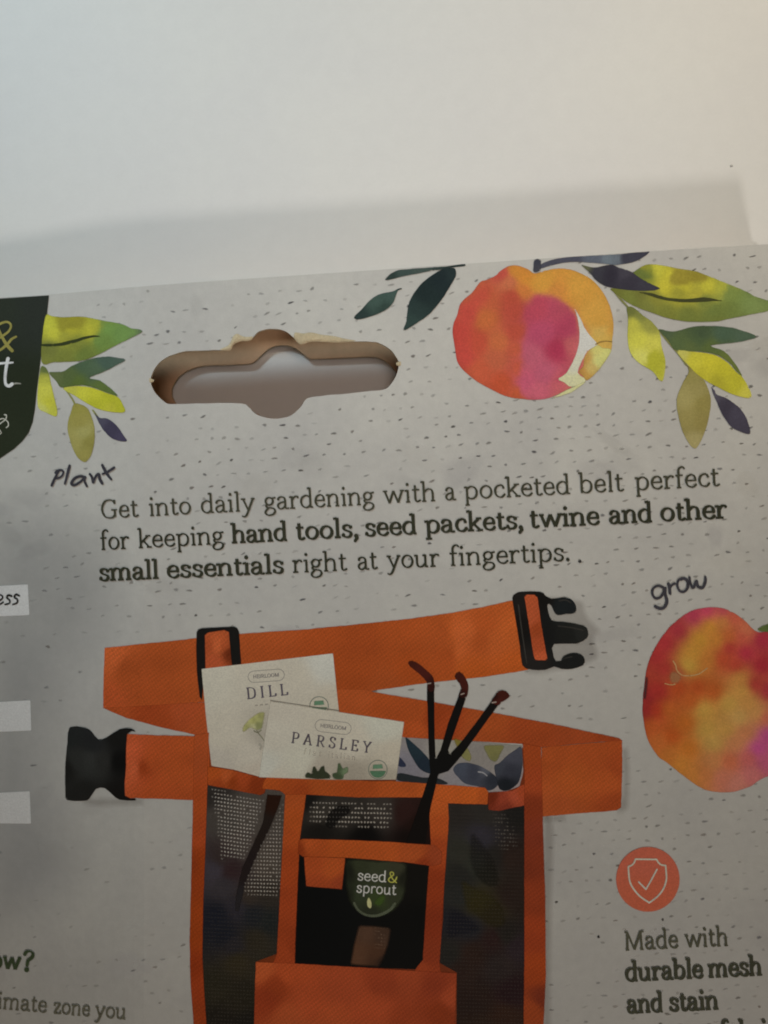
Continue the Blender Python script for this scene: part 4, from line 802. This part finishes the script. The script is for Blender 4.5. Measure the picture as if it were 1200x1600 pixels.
mesh_dots([(585,1448),(606,1450),(603,1485),(582,1483)], 4.6, 5.2, .05, '#6a5546', .4, 2.9, .15)
blots('woven_mesh', dots, lw); dots = []

# seed packets
dp = paint('seed_packet', belt, [(314.5,1045),(420,1032.5),(520.5,1020.5),(525,1065),(530,1113),(528,1216),(405,1214),(366,1203),(330,1197),(321,1115)], [(330,1060,'#a8a397'),(400,1050,'#a5a094'),(510,1035,'#b0aba0'),(460,1060,'#a39e92'),(350,1150,'#a19c90'),(390,1180,'#9f9a8f'),(340,1190,'#98938a'),(415,1150,'#8f8a80'),(520,1100,'#a09a8d'),(400,1205,'#9a9388')], 2.75, smooth=0, wob=.15, noise=.025, label='white seed packet marked DILL')
ps = paint('seed_packet', belt, [(422,1095.2),(530,1112),(632,1127.5),(626,1172),(619.5,1219),(520,1219),(404,1215),(412,1160)], [(440,1105,'#a19c91'),(430,1150,'#a39e93'),(420,1200,'#a8a297'),(500,1120,'#a29d91'),(600,1135,'#aaa598'),(550,1160,'#a19c90'),(470,1190,'#a39e92'),(610,1180,'#9d978a'),(500,1205,'#8d877c'),(550,1212,'#827c71'),(600,1213,'#8a8478'),(430,1212,'#a09a8e')], 3.2, smooth=0, wob=.15, feather=1.4, noise=.025, label='white seed packet marked PARSLEY')
inked('fold_line', dp, [pen([(423,1094.5),(470,1101.5),(530,1110.5)], 2.0)], '#5b5650', 3.1, alpha=.6)
def pill(parent, cx, cy, hw, hh, sl, k):
    an = math.atan(sl); pts = []
    for s in (1, -1):
        for t in np.linspace(-math.pi/2, math.pi/2, 7):
            u = s*(hw-hh)+s*hh*math.cos(t); v = s*hh*math.sin(t)
            pts.append((cx+u*math.cos(an)-v*math.sin(an), cy+u*math.sin(an)+v*math.cos(an)))
    inked('pill_outline', parent, [pen(pts+[pts[0]], 1.2, smooth=False, var=0)], '#7f7b76', k, alpha=.8)
    L = hw*.72
    line('lettering', [('HEIRLOOM', cx-L*math.cos(an), cy-L*math.sin(an)+2.7, cx+L*math.cos(an), cy+L*math.sin(an)+2.7, 3.9, 1)], '#5a5657', k+.05, parent=parent, serif=False, label='tiny word HEIRLOOM in a pill')
pill(dp, 416, 1056, 28.5, 9, -.075, 2.95)
pill(ps, 520.5, 1136, 28.5, 9.5, .12, 3.4)
line('lettering', [('DILL',386,1092.5,450.5,1085.8,12.2,0)], '#45404a', 2.95, parent=dp, track=.55, weight=(.24,.1), label='word DILL')
line('lettering', [('PARSLEY',454.5,1160.8,579,1176.8,11.8,0)], '#423d44', 3.4, parent=ps, track=.6, weight=(.24,.1), label='word PARSLEY')
line('small_lettering', [('flat',474,1178.5,502,1182,6.2,0),('italian',512,1183.3,555,1188,6.2,0)], '#8a857d', 3.4, parent=ps, alpha=.42, serif=False, track=.5)
inked('small_lettering', dp, [pen([(399,1102.3),(402,1102)], 2.4), pen([(407,1101.5),(410,1101.2)], 2.4), pen([(415,1100.7),(418,1100.4)], 2.4)], '#8a857d', 2.95, alpha=.6)
fl = paint('dill_flower', dp, [(378,1144),(380,1134),(388,1124),(396,1118),(406,1112),(414,1113),(413,1124),(410,1138),(402,1142),(392,1138),(384,1143)], [(385,1138,'#8c8c5c'),(395,1126,'#94945f'),(408,1118,'#89895a'),(405,1135,'#777a52'),(395,1136,'#9c9b76')], 2.95, grid=3, feather=3, noise=.25, ns=5, alpha=.9)
inked('stem', fl, [pen([(401,1141),(404,1146),(409,1152),(413,1158)], 1.8), pen([(397,1142),(402,1144.5),(408,1141)], 2.4)], '#6b6a58', 3.0, alpha=.8)
inked('stem', fl, [pen([(406,1163),(408,1167),(407,1170)], 4)], '#8d8a80', 3.0, alpha=.7)
paint('parsley_leaf', ps, [(477,1216),(480,1206),(486,1208),(488,1199),(493,1197),(497,1204),(501,1198),(507,1196),(509,1204),(514,1208),(516,1217)], '#2a2f22', 3.4, grid=3, smooth=2, feather=1.5)
paint('parsley_leaf', ps, [(521,1217),(519,1208),(526,1206),(527,1193),(532,1192),(536,1200),(543,1197),(545,1206),(538,1211),(536,1218)], [(530,1200,'#3c4a34'),(540,1205,'#5a6a50'),(528,1214,'#34402d')], 3.4, grid=3, smooth=2, feather=1.5)
def seal(parent, cx, cy, r, k):
    an = np.linspace(0, 2*math.pi, 33)
    inked('seal', parent, [pen([(cx+r*math.cos(t), cy+r*math.sin(t)) for t in an], 1.5, smooth=False, var=0, cap=False)], '#5d625a', k, label='round green organic seal')
    paint('seal_field', parent, [(cx+(r-1.4)*math.cos(t), cy+(r-1.4)*math.sin(t)) for t in np.linspace(.12, math.pi-.12, 12)], '#42604a', k+.05, grid=4, smooth=0, feather=1, wob=0)
    paint('seal_field', parent, [(cx-8, cy-8), (cx+7, cy-9), (cx+8.5, cy-1.5), (cx-8.5, cy-.5)], '#4f6d57', k+.05, grid=3, smooth=0, feather=1.2, wob=0)
seal(dp, 498.6, 1103, 14.5, 2.95)
seal(ps, 590.4, 1202.5, 14.6, 3.4)

# hand fork
fk = paint('hand_fork', belt, [(667,1093),(668,1110),(669.5,1172),(671,1195),(672,1207),(661,1240),(649,1275),(634,1318),(665,1318),(673,1262),(685,1212),(689,1209),(701,1205),(722.7,1179.5),(755.7,1133.7),(783,1096),(770,1092),(748.3,1122.7),(719,1161),(703,1178),(700.5,1172),(728,1092),(720,1078),(700,1130),(688,1172),(681,1185),(679.5,1152),(678.7,1075),(667,1072)], [(670,1100,'#0c0b0a'),(675,1180,'#0b0b0a'),(660,1290,'#0a0706'),(720,1110,'#0d0b0a'),(760,1120,'#0e0c0b'),(690,1195,'#0a0a0a')], 3.5, grid=4, smooth=0, wob=.25, feather=.7, noise=.05, label='black three tined hand fork')
for t in ([(637.4,1034.5),(643.8,1032),(653,1036),(664,1044.7),(675,1054.8),(678.7,1064),(679,1080),(667.5,1080),(667.3,1069.5),(662,1060),(651,1050),(640,1041)], [(710,1056.7),(715.3,1049),(722.7,1052),(731,1066),(732.2,1076.8),(728.5,1091),(716,1088),(720,1076.8),(718,1070),(712.6,1062)], [(779.5,1079),(790.5,1079.6),(797,1088.8),(783,1098),(779,1103),(767,1097),(772,1088)]):
    paint('tine_cap', fk, t, [(t[0][0]+3, t[0][1]+3, '#36150f'),(t[6][0], t[6][1], '#240e0c'),(t[3][0]-4, t[3][1], '#3a1611')], 3.7, grid=3, smooth=2, wob=.1, noise=.1)
inked('glint', fk, [pen([(668,1068.5),(673,1067.5)], 2), pen([(720.5,1085),(725,1083.5)], 2), pen([(769,1098),(775,1097)], 2.2)], '#8d8078', 3.9, alpha=.8)

# orange binding
def trim(ol, cols, k, **kw):
    return paint('binding', belt, ol, cols, k, grid=5, smooth=0, wob=.4, noise=.06, mat=M_WEB, feather=1.2, **kw)
trim([(303,1148),(327,1144),(325,1190),(324.6,1227),(322,1311),(318,1416),(316.7,1495),(319.4,1547),(323,1600),(330,1720),(312,1720),(302,1600),(297,1534),(295.7,1469),(298.4,1364),(301,1251)], [(315,1170,'#86401f'),(312,1260,'#843c1a'),(310,1300,'#82391a'),(303,1350,'#6f2e12'),(315,1350,'#75310f'),(306,1450,'#73310f'),(300,1520,'#6a290e'),(312,1540,'#702d12'),(314,1600,'#662a10')], 3.0)
trim([(324,1197.5),(340,1199),(358.7,1202),(403.4,1213),(420,1216),(414,1240),(406,1243),(366.6,1235),(324,1227)], [(335,1210,'#8a4119'),(355,1215,'#8f4722'),(362,1220,'#713010'),(380,1218,'#82391a'),(400,1225,'#6a2b10'),(340,1225,'#7c3717')], 3.05)
trim([(669,1246),(700,1246),(702,1280),(695,1380),(687.5,1505),(690,1525),(645,1520),(650,1512),(660,1500),(666,1405),(672.5,1317)], [(688,1260,'#95491e'),(690,1290,'#8a401a'),(685,1330,'#813818'),(682,1380,'#6d2b11'),(676,1440,'#642610'),(672,1495,'#662913'),(655,1512,'#6f2f16')], 3.05)
trim([(437.5,1230),(480,1232),(476,1262),(469,1311),(466,1377),(462,1469),(461,1512),(425,1508),(432,1490),(436,1416),(440,1337),(445,1243)], [(460,1240,'#86401b'),(455,1300,'#843c18'),(458,1290,'#8a4119'),(452,1350,'#7c3515'),(450,1420,'#793316'),(445,1490,'#763216'),(458,1480,'#6c2c12')], 3.1)
trim([(408.6,1233),(411,1222),(419,1210.5),(437.5,1210),(474,1214),(580,1220),(611,1219.5),(700,1226),(758,1230),(763.5,1237),(762,1257.5),(699,1255.7),(670,1246.5),(560,1246.5),(477,1242),(445,1242),(437,1235.5)], [(425,1222,'#8a4119'),(450,1225,'#843c18'),(500,1230,'#85401a'),(560,1233,'#833d18'),(620,1235,'#8b431b'),(690,1240,'#95491d'),(740,1243,'#964a1c'),(755,1245,'#8c441b'),(470,1238,'#7c3716')], 3.15)
trim([(762,1237.5),(780,1236.5),(800,1235),(820,1224),(820.5,1259),(800,1263),(780,1267.5),(762.5,1266)], [(770,1245,'#57210f'),(785,1250,'#763321'),(805,1245,'#863e28'),(815,1240,'#82391e'),(790,1260,'#652a1b')], 3.05)
trim([(466,1313),(472.5,1310),(540,1312),(615,1315),(650,1318),(680,1320),(691,1331),(690,1350),(675,1354),(635,1348),(540,1340.5),(472.5,1339),(465,1333.5)], [(470,1325,'#6a2b0f'),(480,1322,'#88401b'),(540,1325,'#8a421a'),(600,1330,'#8c431b'),(650,1335,'#85401c'),(682,1338,'#74341a'),(660,1350,'#6b2b12')], 3.2)
trim([(474.5,1338),(540,1340),(537,1368),(534.5,1390),(505,1387.5),(478,1385),(476.5,1365)], [(490,1350,'#823b1a'),(520,1360,'#87401b'),(530,1380,'#75331a'),(495,1380,'#7a3619')], 3.15)
trim([(816,1161),(846,1166.5),(848.5,1275),(852.5,1400),(853.5,1525),(850,1600),(850,1720),(817,1720),(817.5,1600),(818.7,1500),(818.7,1375),(818.7,1262),(819,1205)], [(830,1180,'#7f3918'),(835,1220,'#82391b'),(830,1260,'#6a2c15'),(840,1300,'#652a18'),(832,1350,'#622814'),(838,1400,'#6b2c14'),(832,1460,'#712d12'),(840,1520,'#75300f'),(832,1580,'#6f3012'),(848,1560,'#55210f')], 3.1)
trim([(399.4,1502.5),(461,1505),(520,1508.5),(580,1512),(650,1516.5),(714,1520),(712.5,1560),(711,1600),(710,1720),(395,1720),(396.5,1600),(397.5,1550)], [(410,1515,'#854020'),(430,1540,'#6d2d13'),(418,1560,'#6a2a13'),(450,1520,'#80391b'),(480,1560,'#7d381c'),(540,1540,'#79361c'),(580,1580,'#7a361b'),(600,1530,'#6d2e17'),(640,1530,'#74331a'),(680,1540,'#662914'),(690,1580,'#64280f'),(705,1560,'#77341b'),(450,1590,'#7b3a1d'),(520,1600,'#7c391c'),(640,1600,'#6d2e15')], 3.3, label='broad orange front flap')
